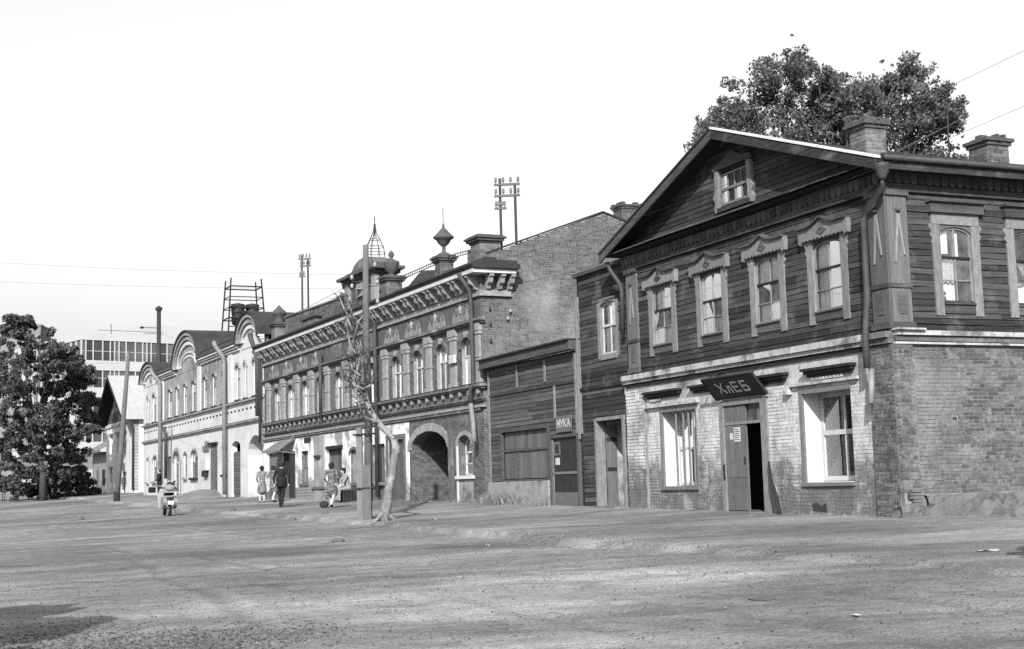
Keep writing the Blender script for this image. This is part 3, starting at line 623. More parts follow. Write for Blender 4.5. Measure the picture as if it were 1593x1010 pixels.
mb = MB(); mb.lathe([(.03, 0), (.045, .05), (.04, .1), (.02, .12), (.05, .16), (.02, .22)], (sw[0] - .22, .13, 4.90), 8); mb.build('pot_plant', 'leaf_dark', H1, rot=SIDE)
# corner boards
def pilaster(x0, x1, rot, name='corner_pilaster'):
    p = MB(); p.box(x0, x1, -.07, .02, 4.36, 6.96); o = p.build(name, 'wood_v', H1, rot=rot); w = x1 - x0; c = (x0 + x1) / 2
    q = MB(); q.box(x0 - .03, x1 + .03, -.12, .0, 6.90, 7.0); q.box(x0 - .02, x1 + .02, -.1, .0, 5.12, 5.2); q.box(x0 - .03, x1 + .03, -.11, .0, 4.34, 4.46); q.build('moulding', 'plank_grey', o)
    if w > .3:
        q = MB(); q.xz([(c - .03, 6.55), (c + .03, 6.55), (c + .13, 5.75), (c + .09, 5.75), (c, 6.35), (c - .09, 5.6), (c - .13, 5.6)], -.095, -.068); q.build('applied_ornament', 'trim', o)
        q = MB(); q.box(c - .09, c + .09, -.088, -.068, 4.62, 5.05); q.lathe([(.0, -.02), (.055, -.02), (.055, .02), (0, .02)], (c, -.09, 6.62), 10); q.build('applied_panel', 'plank_grey', o)
pilaster(-10.28, -9.76, 0.); pilaster(-.44, .068, 0.); pilaster(-.001, .46, SIDE)
# frieze, scallops
for rot, a, b in ((0., -10.5, .1), (SIDE, .0, D1)):
    f = MB(); f.box(a, b, -.09, .03, 7.0, 7.14) if rot == 0 else f.box(a, b, -.085, .03, 6.985, 7.13); f.build('frieze_board', 'plank', H1, rot=rot)
    f = MB(); f.box(a, b, -.05, .03, 7.142, 7.40); f.build('frieze_back', 'dark_wood', H1, rot=rot)
    n = int((min(b, 8) - a) / .19)
    me = MB().xz([(0, .2), (0, .06), (.03, .0), (.085, -.02), (.14, .0), (.17, .06), (.17, .2)], -.03, .0).mesh('scallop'); me.materials.append(M['plank_grey'])
    for k in range(n):
        o = link('scallop', me, None, H1, rot=rot); x = a + .02 + k * .19; yy = -.051
        o.location = (x, yy, 7.16) if rot == 0 else (-yy, x, 7.16)
mb = MB(); mb.box(-10.5, .4, -.30, .03, 7.402, 7.46); mb.build('pediment_soffit', 'dark_wood', H1)
for k in range(5):
    a = -10.75 + k * 2.22; dz = random.uniform(0, .025)
    MB().add([(a, -.44, 7.44 + dz), (a + 2.2, -.44, 7.44 + dz * .5), (a + 2.2, .02, 7.62), (a, .02, 7.62), (a, -.44, 7.47 + dz), (a + 2.2, -.44, 7.47 + dz * .5), (a + 2.2, .02, 7.65), (a, .02, 7.65)], [(3, 2, 1, 0), (4, 5, 6, 7), (0, 1, 5, 4), (1, 2, 6, 5), (3, 0, 4, 7)]).build('shelf_board', 'plank_grey' if k in (1, 2) else 'plank', H1, fix=False)
# pediment
XC, APEX, EAVE, HALF, OVER = -5.2, 9.46, 7.5, 5.65, .5
def rake(x): return APEX - abs(x - XC) * (APEX - EAVE) / HALF
att = [(-5.66, -4.5, 7.78, 8.55, 0)]
MB().xz([(-10.4, 7.5), (0, 7.5), (0, rake(0) - .05), (XC, APEX - .05), (-10.4, rake(-10.4) - .05)], .03, .1).build('pediment_wall', 'dark_wood', H1)
planks(H1, 0, 0, 7.62, 9.3, .12, att, .02, lim=lambda z: (max(-10.3, XC - (APEX - .09 - z) * HALF / (APEX - EAVE)), min(-.1, XC + (APEX - .09 - z) * HALF / (APEX - EAVE))))
window(H1, -5.64, -4.52, 7.8, 8.53, 0, -.03, 'frame_g', (.25, .5, .75), (.5,), room=0, glass='glass_dark', fw=.045)
MB().box(-5.63, -4.53, .022, .028, 7.8, 8.53).build('window_back', 'room', H1)
for s in (-1, 1):
    x = -5.08 + s * .66
    MB().xz([(x - .09, 7.66), (x + .09, 7.66), (x + .09 + s * .04, 7.78), (x + .07, 7.9), (x + .11 * (s > 0) + .06, 8.02), (x + .08, 8.15), (x + .08, 8.62), (x - .08, 8.62), (x - .08, 8.15), (x - .06 - .11 * (s < 0), 8.02), (x - .07, 7.9), (x - .09 + s * .04, 7.78)], -.09, .0).build('carved_jamb', 'trim', H1)
MB().xz([(-5.9, 8.64), (-4.25, 8.64), (-4.3, 8.75), (-4.7, 8.82), (-5.08, 9.0), (-5.45, 8.82), (-5.85, 8.75)], -.1, .0).build('crown', 'plank_grey', H1)
MB().box(-5.75, -4.4, -.1, .0, 7.66, 7.76).build('sill_board', 'plank_grey', H1)
# roof
RY = [(-OVER, APEX), (.4, APEX - .2), (2.2, APEX - .42), (D1 + .4, APEX - .5)]
def ridge_z(y):
    for (ya, za), (yb, zb) in zip(RY[:-1], RY[1:]):
        if y <= yb: return za + (zb - za) * (y - ya) / (yb - ya)
    return RY[-1][1]
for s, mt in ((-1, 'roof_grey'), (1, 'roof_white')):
    xe = XC + s * HALF; r = MB()
    for (ya, za), (yb, zb) in zip(RY[:-1], RY[1:]): r.add([(XC, ya, za), (xe, ya, EAVE), (xe, yb, EAVE), (XC, yb, zb)], [(0, 1, 2, 3)])
    ro = r.build('roof_slope', mt, H1, fix=False)
    k = MB()
    for q in range(1, 16):
        yy = -OVER + q * .58; zr = ridge_z(yy)
        k.add([(XC, yy - .012, zr), (xe, yy - .012, EAVE), (xe, yy + .012, EAVE), (XC, yy + .012, zr), (XC, yy, zr + .03), (xe, yy, EAVE + .03)], [(0, 1, 5, 4), (4, 5, 2, 3)])
    k.build('standing_seams', mt, ro, fix=False)
    k = MB(); k.add([(XC, -OVER - .05, APEX + .005), (xe, -OVER - .05, EAVE + .005), (xe, -OVER + .1, EAVE + .005), (XC, -OVER + .1, APEX + .005), (XC, -OVER - .05, APEX + .055), (xe, -OVER - .05, EAVE + .055), (xe, -OVER + .1, EAVE + .055), (XC, -OVER + .1, APEX + .055)], [(0, 3, 2, 1), (4, 5, 6, 7), (0, 1, 5, 4), (1, 2, 6, 5), (2, 3, 7, 6)])
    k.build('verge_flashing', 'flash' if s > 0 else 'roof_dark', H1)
    u = MB(); u.add([(XC, -OVER + .03, APEX - .03), (xe, -OVER + .03, EAVE - .03), (xe, D1, EAVE - .03), (XC, D1, APEX - .7), (XC, -OVER + .03, APEX - .06), (xe, -OVER + .03, EAVE - .06), (xe, D1, EAVE - .06), (XC, D1, APEX - .73)], [(0, 1, 2, 3), (7, 6, 5, 4), (0, 4, 5, 1), (1, 5, 6, 2)])
    u.build('roof_boarding', 'dark_wood', H1)
    v = MB(); v.add([(XC, -OVER - .03, APEX - .02), (xe, -OVER - .03, EAVE - .02), (xe, -OVER - .03, EAVE - .22), (XC, -OVER - .03, APEX - .22), (XC, -OVER + .02, APEX - .02), (xe, -OVER + .02, EAVE - .02), (xe, -OVER + .02, EAVE - .22), (XC, -OVER + .02, APEX - .22)], [(0, 1, 2, 3), (7, 6, 5, 4), (0, 4, 5, 1), (3, 2, 6, 7), (1, 5, 6, 2)])
    v.build('verge_board', 'plank', H1)
mb = MB(); mb.box(.44, .50, -OVER + .12, D1, 7.30, 7.60); mb.build('eave_fascia', 'plank', H1)
mb = MB(); mb.box(.02, .39, -OVER + .05, D1, 7.36, 7.39); mb.build('eave_soffit', 'dark_wood', H1)
MB().tube([(.56, -OVER + .1, 7.50), (.56, D1, 7.52)], .055, 8).build('gutter', 'pipe', H1, smooth=True)
# corner downpipe
f = MB(); f.lathe([(.07, 0), (.08, .05), (.17, .22), (.175, .3)], (.36, -.30, 7.12), 12); f.build('pipe_funnel', 'pipe', H1, smooth=True)
pipe(H1, [(.36, -.3, 7.18), (.34, -.3, 7.0), (-.32, -.2, 6.66), (-.4, -.19, 6.5), (-.42, -.2, 5.0), (-.42, -.3, 4.2), (-.42, -.3, 3.62)], .065)
pipe(H1, [(-.42, -.2, 3.6), (-.40, -.24, 3.2), (-.36, -.3, 2.94)], .06, 'pipe_light')
# left downpipe under the eave
pipe(H1, [(-10.75, -.35, 7.3), (-10.7, -.3, 7.12), (-10.45, -.14, 6.68), (-10.42, -.12, 6.5), (-10.44, -.12, 5.45)], .055)
MB().box(-9.95, -9.8, -.09, -.072, 3.62, 3.8).build('house_number', 'paper', H1)
M['cap'] = MAT('soot_and_shade_brick', .1, .35, 6, .95, .6, 18, world_co=True)  # soot on chimneys and caps; painted shade in the carriage passage
def chimney(root, c, sx, sy, h, nm='chimney', mat_m='mortar', course=.077, cap=.09):
    x0, x1, y0, y1 = c[0] - sx / 2, c[0] + sx / 2, c[1] - sy / 2, c[1] + sy / 2
    ch = MB().box(x0, x1, y0, y1, c[2] - .6, c[2] + h).build(nm, mat_m, root)
    b = MB()
    for r_, (ax, lo, hi, fixc) in enumerate((('x', x0, x1, y0), ('y', y0, y1, x1))):
        for p, q, z0, z1 in brick_list(lo, hi, c[2] - .3, c[2] + h - .02, [], course):
            e = random.uniform(.003, .012)
            if ax == 'x': b.box(p, q, fixc - e, fixc + .004, z0, z1)
            else: b.box(fixc - .004, fixc + e, p, q, z0, z1)
    o = b.build('bricks', 'brick_s', ch, fix=False); o['kind'] = 'stuff'
    k = MB()
    for j, (dz, e) in enumerate(((0, .5), (.075, 1.), (.15, .75))):
        for side in range(4):
            n = 4
            for q in range(n):
                if j == 2 and random.random() < .4: continue
                f0, f1 = q / n, (q + 1) / n; ee = e * cap * random.uniform(.8, 1.15)
                if side % 2 == 0:
                    yy = y0 - ee if side == 0 else y1 - .1; k.box(x0 - e * cap + f0 * (sx + 2 * e * cap) + .004, x0 - e * cap + f1 * (sx + 2 * e * cap) - .004, yy, yy + .1 + ee, c[2] + h + dz, c[2] + h + dz + .07)
                else:
                    xx = x1 - .1 if side == 1 else x0 - ee; k.box(xx, xx + .1 + ee, y0 + .1 + f0 * (sy - .2) + .004, y0 + .1 + f1 * (sy - .2) - .004, c[2] + h + dz, c[2] + h + dz + .07)
    k.build('cap_bricks', 'cap', ch)
    return ch
chimney(H1, (-1.62, 1.0, 8.2), .52, .5, .44); chimney(H1, (-.72, 3.35, 7.9), .55, .55, .34)
an = thing('television_antenna', 'thin television antenna with crossbars on the corner house roof', 'antenna', W1(-1.36, 2.88, 8.05), A1)
MB().tube([(0, 0, 0), (.02, 0, 1.25)], .018, 6).build('mast', 'iron', an)
for z, w in ((.75, .36), (1.0, .44), (1.1, .3)): MB().tube([(-w / 2, -w / 2, z), (w / 2, w / 2, z)], .009, 5).build('crossbar', 'iron', an)
# board leaning beside the door
ld = MB().tube([(0, 0, 0), (-.16, .03, .36), (-.42, .1, .72), (-.62, .20, 1.12)], [.045, .05, .04, .03], 6).build('leaning_board', 'dark_wood', None, W1(-3.5, -.32, ground_z(*W1(-3.5, -.32)[:2]) - .02), A1)
tag(ld, 'dark crooked wooden prop leaning on the brick wall right of the shop door', 'prop')

# ------------------------------------------------------------------ timber annex and flour shop beside the corner house
def ZF(s): return .8 + .0122 * s
HA = thing('timber_annex', 'narrow two-storey dark timber annex with an open doorway beside the corner house', 'house', W1(-10.5, 0), A1)
an_ops = [(-1.62, -.68, 5.0, 6.28, .14), (-1.98, -.45, .6, 3.24, 0)]
wall(MB(), -2.9, -.03, .5, 7.36, an_ops, .14, .22).build('timber_wall', 'dark_wood', HA, fix=False)
planks(HA, -2.85, -.03, .95, 4.12, .125, an_ops, .11); planks(HA, -2.85, -.03, 4.2, 7.3, .125, an_ops, .11)
MB().box(-2.9, -.02, .04, .12, 4.125, 4.195).build('belt_board', 'plank', HA); MB().box(-3.02, .0, -.02, .5, 7.30, 7.38).build('eave_board', 'plank', HA)
MB().add([(-3.02, -.02, 7.39), (0, -.02, 7.39), (0, 6, 7.8), (-3.02, 6, 7.8)], [(0, 1, 2, 3)]).build('roof', 'roof_dark', HA, fix=False)
MB().box(-2.94, -2.901, .09, 6, .5, 7.36).build('side_wall', 'plank', HA)
MB().box(-2.97, -2.87, .02, .13, 2.95, 6.75).build('corner_board', 'trim', HA)
carved_window.__defaults__
def plain_window(root, x0, x1, z0, z1, rise, y, cas, mat='trim', **k):
    w = window(root, x0, x1, z0, z1, rise, y + .03, **k)
    for a, b in ((x0 - .13, x0 + .012), (x1 - .012, x1 + .13)): MB().box(a, b, y - .06, y + .03, z0 - .1, z1 + rise + .0).build('casing', mat, root)
    P = arch_pts(x0 + .012, x1 - .012, z1, rise, 10); MB().xz([(x0 + .012, z1 + rise + .1), (x1 - .012, z1 + rise + .1)] + P, y - .055, y + .03).build('casing', mat, root)
    MB().box(x0 + .014, x1 - .014, y - .075, y + .03, z0 - .14, z0).build('sill', mat, root)
plain_window(HA, -1.62, -.68, 5.0, 6.28, .14, .14, 0, mull=(.5,), trans=(.55,), curtain=[(0, .45, 0, .52), (.55, 1, 0, .5), (.1, .95, .58, 1)], room=.9)
t = MB(); t.box(-2.05, -1.95, .03, .3, .8, 3.3); t.box(-.48, -.38, .03, .3, .8, 3.34); t.box(-1.948, -.482, .03, .3, 3.24, 3.33); t.build('door_frame', 'trim', HA)
lf = MB(); lf.box(-1.94, -1.9, .31, .62, .95, 3.1); lf.build('open_door', 'wood_v', HA)
mb = MB(); mb.box(-1.9, -1.885, .32, .6, 1.9, 2.0); mb.box(-1.9, -1.885, .32, .6, 2.7, 2.8); mb.build('door_batten', 'dark_wood', lf if False else HA)
mb = MB(); mb.box(-2.1, -1.99, .36, 5.5, .6, 3.4); mb.build('passage_wall', 'wash', HA)
mb = MB(); mb.box(-.3, -.2, .36, 5.5, .6, 3.4); mb.box(-2.5, -.3, .36, 5.5, 3.4, 3.5); mb.build('passage_ceiling', 'dark_wood', HA)
mb = MB(); mb.box(-2.5, -.3, 5.5, 5.6, .6, 3.4); mb.build('passage_end', 'wash', HA)
MB().box(-1.95, -.48, -.25, .36, .5, .98).build('threshold', 'concrete', HA)
MB().box(-.22, -.06, .02, .08, 3.85, 4.02).build('meter_box', 'paper', HA)

HL = thing('flour_shop', 'low boarded lean-to flour shop of grey planks between brick house and timber annex', 'shop', W1(-13.42, 0), A1)
sh_ops = [(-5.42, -2.0, 1.75, 3.25, 0), (-1.86, -.02, .6, 2.92, 0)]
wall(MB(), -6.4, .02, .5, 5.3, sh_ops, .06, .14).build('timber_wall', 'dark_wood', HL, fix=False)
planks(HL, -6.32, -.06, 1.72, 4.39, .13, sh_ops, .03, 'plank_grey'); planks(HL, -6.32, -.06, 4.47, 5.26, .13, sh_ops, .03, 'plank_grey')
MB().box(-6.4, 0, -.02, .04, 4.395, 4.465).build('belt_board', 'plank_grey', HL)
mb = MB(); mb.box(-6.55, .04, -.25, .0, 5.3, 5.55); mb.build('fascia_board', 'plank_grey', HL)
mb = MB(); mb.box(-6.6, .06, -.33, .1, 5.555, 5.60); mb.add([(-6.6, .1, 5.6), (.06, .1, 5.6), (.06, 4, 6.2), (-6.6, 4, 6.2)], [(0, 1, 2, 3)]); mb.build('roof', 'roof_dark', HL)
for x, a, b in ((-6.34, 1.0, 5.25), (-4.1, 4.54, 5.24), (-2.09, 4.55, 5.2), (-1.48, 3.46, 4.39), (-.08, 2.95, 5.2), (.06, 2.8, 6.7)):
    MB().box(x - .045, x + .045, -.03, .005, a, b).build('batten', 'trim', HL)
M['plinth'] = MAT('patchy_plinth', .34, .2, 3, .95, .5, 15, world_co=True, patch=(.16, 1.6, .5, .62))
mb = MB(); mb.box(-6.36, -1.9, -.1, .1, .5, 1.70); mb.build('plinth', 'plinth', HL)
cs = MB(); cs.box(-5.5, -5.38, -.03, .05, 1.72, 3.3); cs.box(-2.06, -1.93, -.03, .05, 1.72, 3.35); cs.box(-5.378, -2.062, -.035, .05, 3.22, 3.32); cs.box(-5.5, -1.95, -.08, .05, 1.70, 1.76); cs.build('window_casing', 'plank_grey', HL)
planks(HL, -5.36, -2.08, 1.78, 2.62, .34, [], .1, 'wood_v', vertical=True, proud=.03); planks(HL, -5.36, -2.08, 2.68, 3.21, .3, [], .11, 'wood_v', vertical=True, proud=.03)
mb = MB(); mb.box(-5.37, -2.07, .03, .1, 2.61, 2.69); mb.box(-4.3, -4.22, .035, .1, 1.77, 2.61); mb.build('shutter_rail', 'plank_grey', HL)
# the two-leaf dark door
t = MB(); t.box(-1.9, -1.8, -.04, .06, .8, 2.98); t.box(-.1, .0, -.04, .06, .8, 2.98); t.box(-1.798, -.102, -.04, .06, 2.9, 2.98); t.build('door_frame', 'plank_grey', HL)
d = MB().box(-1.79, -.11, .03, .07, .95, 2.89).build('door', 'sign', HL)
mb = MB(); mb.box(-1.79, -.11, .0, .03, 1.86, 1.93); mb.box(-1.79, -1.72, .0, .03, .95, 2.89); mb.box(-.18, -.11, .0, .03, .95, 2.89); mb.build('rail', 'frame_g', d)
MB().box(-1.72, -.18, .012, .028, .96, 1.35).build('kick_plate', 'sign_g', d)
n = MB(); n.box(-1.68, -1.28, .018, .029, 2.4, 2.78); n.build('notice', 'sign_g', d); n = MB(); n.box(-1.6, -1.36, .014, .0175, 2.46, 2.72); n.build('notice_print', 'sign', d)
n = MB(); n.box(-1.6, -1.34, .018, .029, 2.13, 2.33); n.build('paper', 'paper', d)
MB().box(-1.85, -.05, -.3, .0, .6, .95).build('doorstep', 'concrete', HL)
ms = thing('flour_sign', 'small pale sign lettered МУКА above the dark shop door', 'sign', W1(-14.76, -.03, 3.04), A1)
MB().box(0, .98, -.03, .0, 0, .46).build('board', 'sign_g', ms)
o = lettering('МУКА', .2, .16, .055, .036).build('lettering', 'letter_w', ms); o.location = (.1, -.031, .15)
# ------------------------------------------------------------------ ornate two-storey brick house with urns on the parapet
H2 = thing('ornate_brick_house', 'long ornate two-storey brick house with arched frieze, heavy cornice, urns and a carriage arch', 'house', O2, A2)
D2 = 9.3
win2 = [-1.2, -3.4, -5.6, -7.78, -10.4, -12.45, -14.55, -17.1, -19.25, -21.52, -23.8]
u_ops = [(x - .47, x + .47, 4.9, 6.15, .34) for x in win2]
g_ops = [(-6.4, -3.06, .7, 2.95, .6), (-2.15, -1.0, 1.95, 2.95, .33), (-8.75, -7.15, .9, 3.4, 0), (-10.6, -9.2, 1.85, 3.3, 0), (-13.2, -12.3, 1.85, 3.0, .2), (-16.0, -14.25, 1.85, 3.3, 0), (-19.98, -18.95, 1.9, 3.36, 0), (-22.85, -20.98, .8, 3.4, 0), (-25.3, -23.1, 2.05, 3.4, 0)]
wall(MB(), -26.1, 0, .5, 8.9, u_ops + [o for o in g_ops], 0., .35).build('front_wall', 'brick2', H2, fix=False)
# brickwork on the bare ground floor by the arch (near end)
bricks(H2, brick_list(-6.62, 0, .95, 3.98, g_ops[:2]), 0., 'brick', 'brick2_s', proud=(.002, .012))
bricks(H2, brick_list(-9.2, 0, 4.9, 6.85, u_ops), 0., 'brick', 'brick2_s', proud=(.002, .01))
M['plaster2s'] = M['plaster2']
pl = MB(); wall(pl, -26.08, -6.64, 1.15, 3.98, [o for o in g_ops[2:]], -.022, .02); pl.build('plaster_skin', 'plaster2', H2, fix=False)
mb = MB(); mb.add([(-6.64, -.022, 1.6), (-6.64, .0, 1.6), (-6.64, .0, 3.98), (-6.64, -.022, 3.98)], [(0, 1, 2, 3)]); mb.build('plaster_edge', 'plaster2', H2, fix=False)
# plinth under the shop windows
mb = MB()
for a, b in ((-20.9, -16.0), (-14.2, -9.0), (-26.0, -23.0)): mb.box(a, b, -.06, .02, .8, 1.75 if a > -25 else 1.6)
mb.build('plinth', 'brick2', H2)
mb = MB()
for k in range(5): mb.box(-20.6, -16.2, -.075, -.058, 1.12 + k * .13, 1.22 + k * .13)
mb.build('plinth_courses', 'brick2l', H2)
# gable wall with real brick courses
def gable_top(y): return 9.04 + .37 * y if y < 4.63 else 10.75 - .3 * (y - 4.63)
MB().yz([(0.0, .5), (D2, .5), (D2, gable_top(D2)), (4.63, 10.75), (0, 9.0)], -.35, -.002).build('gable_wall', 'mortar2', H2)
bl = brick_list(0.0, D2, .9, 10.7, [], .077, .262, keep=lambda y, z: z < gable_top(y) - .05)
bricks(H2, bl, 0.0, 'brick', 'brick2_s', rot=SIDE, proud=(.003, .010))
mb = MB()
for y0, y1 in ((0.2, 4.63), (4.63, D2 + .2)):
    mb.add([(-.3, y0, gable_top(y0)), (.05, y0, gable_top(y0)), (.05, y1, gable_top(y1)), (-.3, y1, gable_top(y1)), (-.3, y0, gable_top(y0) + .06), (.05, y0, gable_top(y0) + .06), (.05, y1, gable_top(y1) + .06), (-.3, y1, gable_top(y1) + .06)], [(0, 3, 2, 1), (4, 5, 6, 7), (0, 1, 5, 4), (1, 2, 6, 5), (2, 3, 7, 6)])
mb.build('gable_coping', 'roof_dark', H2)
r = MB(); r.add([(-26.1, .2, 9.05), (-.3, .2, 9.05), (-.3, 4.63, 10.72), (-26.1, 4.63, 10.72), (-.3, D2, 9.3), (-26.1, D2, 9.3)], [(0, 1, 2, 3), (3, 2, 4, 5)]); r.build('roof', 'roof_grey', H2, fix=False)
MB().yz([(0, .5), (D2, .5), (D2, 9.3), (4.63, 10.7), (0, 9.0)], -26.1, -25.9).build('far_gable', 'brick2', H2)
MB().box(-26.0, -.1, D2 - .1, D2, .5, 9.3).build('back_wall', 'brick2', H2)
# windows
cl = [[(0, .8, 0, .62), (.0, .6, .66, 1)], [(.0, 1, 0, 1)], [(0, .7, 0, 1), (.7, 1, 0, .6)], [(0, .9, 0, .62), (0, .6, .66, 1)]]
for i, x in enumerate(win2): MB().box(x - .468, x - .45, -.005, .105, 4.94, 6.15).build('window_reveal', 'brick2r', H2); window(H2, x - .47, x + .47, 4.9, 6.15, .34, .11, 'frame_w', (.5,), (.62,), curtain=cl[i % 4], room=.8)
# bands and mouldings of the front
def bands(root, prof, x0, x1, mat, name, ext=0.):
    mb = MB()
    for z0, z1, d in prof: mb.box(x0, x1 + ext * d, -d, .02, z0, z1)
    return mb.build(name, mat, root)
bands(H2, [(4.79, 4.885, .2), (4.72, 4.788, .13)], -26.1, 0, 'brick2', 'sill_band', 1); bands(H2, [(4.885, 4.905, .21)], -26.1, 0, 'roof_dark', 'sill_flashing', 1)
bands(H2, [(4.385, 4.44, .11), (4.33, 4.38, .07)], -26.1, 0, 'brick2', 'string_course', 1)
bands(H2, [(4.12, 4.2, .12)], -26.1, 0, 'brick2l', 'dentil_band', 1)
mb = MB(); n = 122
for k in range(n): x = -26.05 + k * 26.0 / n; mb.box(x, x + .12, -.095, .0, 4.03, 4.118)
mb.build('dentil_row', 'brick2', H2)
me = MB().xz([(0, .16), (0, .05), (.04, 0), (.12, 0), (.16, .05), (.16, .16)], -.12, 0).mesh('sill_bracket'); me.materials.append(M['brick2l'])
for k in range(36):
    o = link('sill_bracket', me, None, H2); o.location = (-25.9 + k * .73, 0, 4.56)
M['frieze2'] = MAT('dark_frieze_paint', .12, .3, 3, .9, world_co=True)
bands(H2, [(7.02, 7.72, .035)], -26.08, 0, 'frieze2', 'frieze')
bands(H2, [(6.93, 7.02, .2), (6.86, 6.928, .12)], -26.1, 0, 'brick2', 'hood_band', 1)
bands(H2, [(7.725, 7.78, .12)], -26.1, 0, 'brick2l', 'frieze_moulding', 1); bands(H2, [(7.785, 7.93, .07)], -26.1, 0, 'brick2l', 'bracket_band', 1)
bands(H2, [(7.93, 8.42, .05)], -26.1, 0, 'brick2', 'bracket_ground', 1)
bands(H2, [(8.42, 8.56, .5)], -26.15, 0, 'corona', 'cornice', 1)
c = MB(); c.yz([(-.52, 8.565), (-.62, 8.66), (-.6, 8.72), (-.1, 8.92), (.3, 8.92), (.3, 8.565)], -26.2, .6); c.build('cornice_roof', 'roof_dark', H2)
# the cornice turns the corner on the gable
mb = MB(); mb.box(.0, .5, -.001, 1.05, 8.425, 8.555); mb.build('cornice_return', 'corona', H2)
mb = MB(); mb.box(.0, .62, -.0, 1.15, 8.57, 8.72); mb.box(.0, .5, .0, 1.1, 8.722, 8.86); mb.build('cornice_roof_return', 'roof_dark', H2)
mb = MB(); mb.box(.012, .075, .001, 1.05, 7.79, 7.93); mb.box(.012, .13, .001, 1.05, 7.725, 7.782); mb.build('band_return', 'brick2l', H2)
br = MB(); br.yz([(0, 0), (-.12, .02), (-.16, .12), (-.3, .2), (-.34, .34), (-.42, .40), (-.42, .48), (0, .48)], -.075, .075)
me = br.mesh('console_bracket'); me.materials.append(M['brick2l'])
xs = []
for k in range(24): xs += [-25.85 + k * 1.1, -25.85 + k * 1.1 + .36]
for x in xs:
    o = link('console_bracket', me, None, H2); o.location = (x, -.045, 7.935)
for y in (.2, .62, .98):
    o = link('console_bracket', me, None, H2, rot=SIDE); o.location = (.045, y, 7.935)
# arched niches of the frieze with hanging drops
M['niche'] = MAT('pale_niche_plaster', .27, .3, 4, .95, .3, 20, world_co=True, patch=(.16, 3, .55, .68), fine=.15)
def niche(x, w):
    hw = w / 2; P = [(x - hw, 7.06), (x + hw, 7.06), (x + hw * .92, 7.3)] + [(x + hw * .86 * math.cos(a), 7.34 + .3 * math.sin(a)) for a in np.linspace(0, math.pi, 9)] + [(x - hw * .92, 7.3)]
    n_ = MB().xz(P, -.075, -.03).build('frieze_niche', 'niche', H2)
    t = MB(); t.tube([(px, -.09, pz) for px, pz in P[2:]], .028, 5); t.build('niche_moulding', 'frieze2', n_)
    for q in (-.27, 0, .27):
        MB().lathe([(.0, -.2), (.035, -.16), (.075, -.04), (.06, .04), (.02, .1)], (x + q * hw * 1.5, -.1, 7.5 - abs(q) * .12), 7).build('drop', 'frieze2' if q else 'brick2l', n_)
for x in (-1.5, -3.7, -5.95, -8.15, -17.4, -19.6, -21.9, -24.2): niche(x, 1.55)
for x in (-10.4, -14.55):        # splayed reliefs over the middle bay
    MB().xz([(x - .75, 7.66), (x + .75, 7.66), (x + .42, 7.08), (x - .42, 7.08)], -.09, -.03).build('splayed_panel', 'brick2', H2)
MB().xz([(-13.3, 7.05), (-11.6, 7.05), (-11.75, 7.35), (-12.45, 7.68), (-13.15, 7.35)], -.09, -.03).build('peaked_panel', 'brick2l', H2)
# pilasters with capitals between the windows
for x in (-.3, -2.3, -4.5, -6.7, -8.9, -11.45, -13.5, -16.0, -18.2, -20.4, -22.65, -25.2):
    p = MB().box(x - .22, x + .22, -.09, .01, 4.905, 6.62).build('pilaster', 'brick2l', H2)
    q = MB(); q.box(x - .3, x + .3, -.14, .0, 6.62, 6.85); q.box(x - .27, x + .27, -.12, .0, 6.5, 6.615); q.box(x - .28, x + .28, -.13, .0, 4.906, 5.05); q.box(x - .25, x + .25, -.115, .0, 5.75, 5.83); q.build('capital', 'brick2l', p)
for x in win2:
    P = arch_pts(x - .57, x + .57, 6.15, .46, 10); Q = arch_pts(x - .475, x + .475, 6.15, .345, 10)
    MB().xz(P + Q[::-1], -.07, .0).build('window_arch', 'brick2', H2)
    MB().xz([(x - .07, 6.5), (x + .07, 6.5), (x + .1, 6.7), (x - .1, 6.7)], -.11, .0).build('keystone', 'brick2l', H2)
    mb = MB(); mb.box(x - .45, x + .45, -.1, .16, 4.906, 4.935); mb.build('sill', 'roof_dark', H2)
# ground-floor openings
def passage(root, x0, x1, z0, zs, rise, depth, mat, y=.35, endmat='dark_wood', rightmat=None):
    mb = MB(); yb = y + depth; P = arch_pts(x0, x1, zs, rise, 12)
    mb.add([(x0, y, z0), (x0, yb, z0), (x0, yb, zs), (x0, y, zs)], [(0, 1, 2, 3)]); mb.add([(x1, y, z0), (x1, yb, z0), (x1, yb, zs), (x1, y, zs)], [(0, 1, 2, 3)])
    for k in range(12): mb.add([(P[k][0], y, P[k][1]), (P[k + 1][0], y, P[k + 1][1]), (P[k + 1][0], yb, P[k + 1][1]), (P[k][0], yb, P[k][1])], [(0, 1, 2, 3)])
    mb.build('passage_vault', mat, root, fix=False)
    e = MB(); e.add([(x0, yb, z0), (x1, yb, z0), (x1, yb, zs + rise), (x0, yb, zs + rise)], [(0, 1, 2, 3)]); e.build('passage_gate', endmat, root, fix=False)
passage(H2, -6.4, -3.06, .7, 2.95, .6, 5.5, 'cap', endmat='room')  # vault and end coloured dark to stand in for the shade inside
bl = brick_list(.0, 5.5, 1.0, 2.9, [])
b_ = MB()
for a, b, c_, d_ in bl: e = random.uniform(.004, .016); b_.box(-6.401, -6.4 + e, a, b, c_, d_)
o = b_.build('passage_bricks', 'brick2_s', H2, fix=False); o['kind'] = 'stuff'
P = arch_pts(-6.75, -2.72, 2.92, .92, 18); Q = arch_pts(-6.4, -3.06, 2.95, .61, 18); nseg = 18
for k in range(nseg):           # voussoirs of the carriage arch
    e = .006
    MB().xz([P[k], P[k + 1], Q[k + 1], Q[k]], -.04 - random.uniform(0, .02), .02).build('voussoir', 'brick2l', H2)
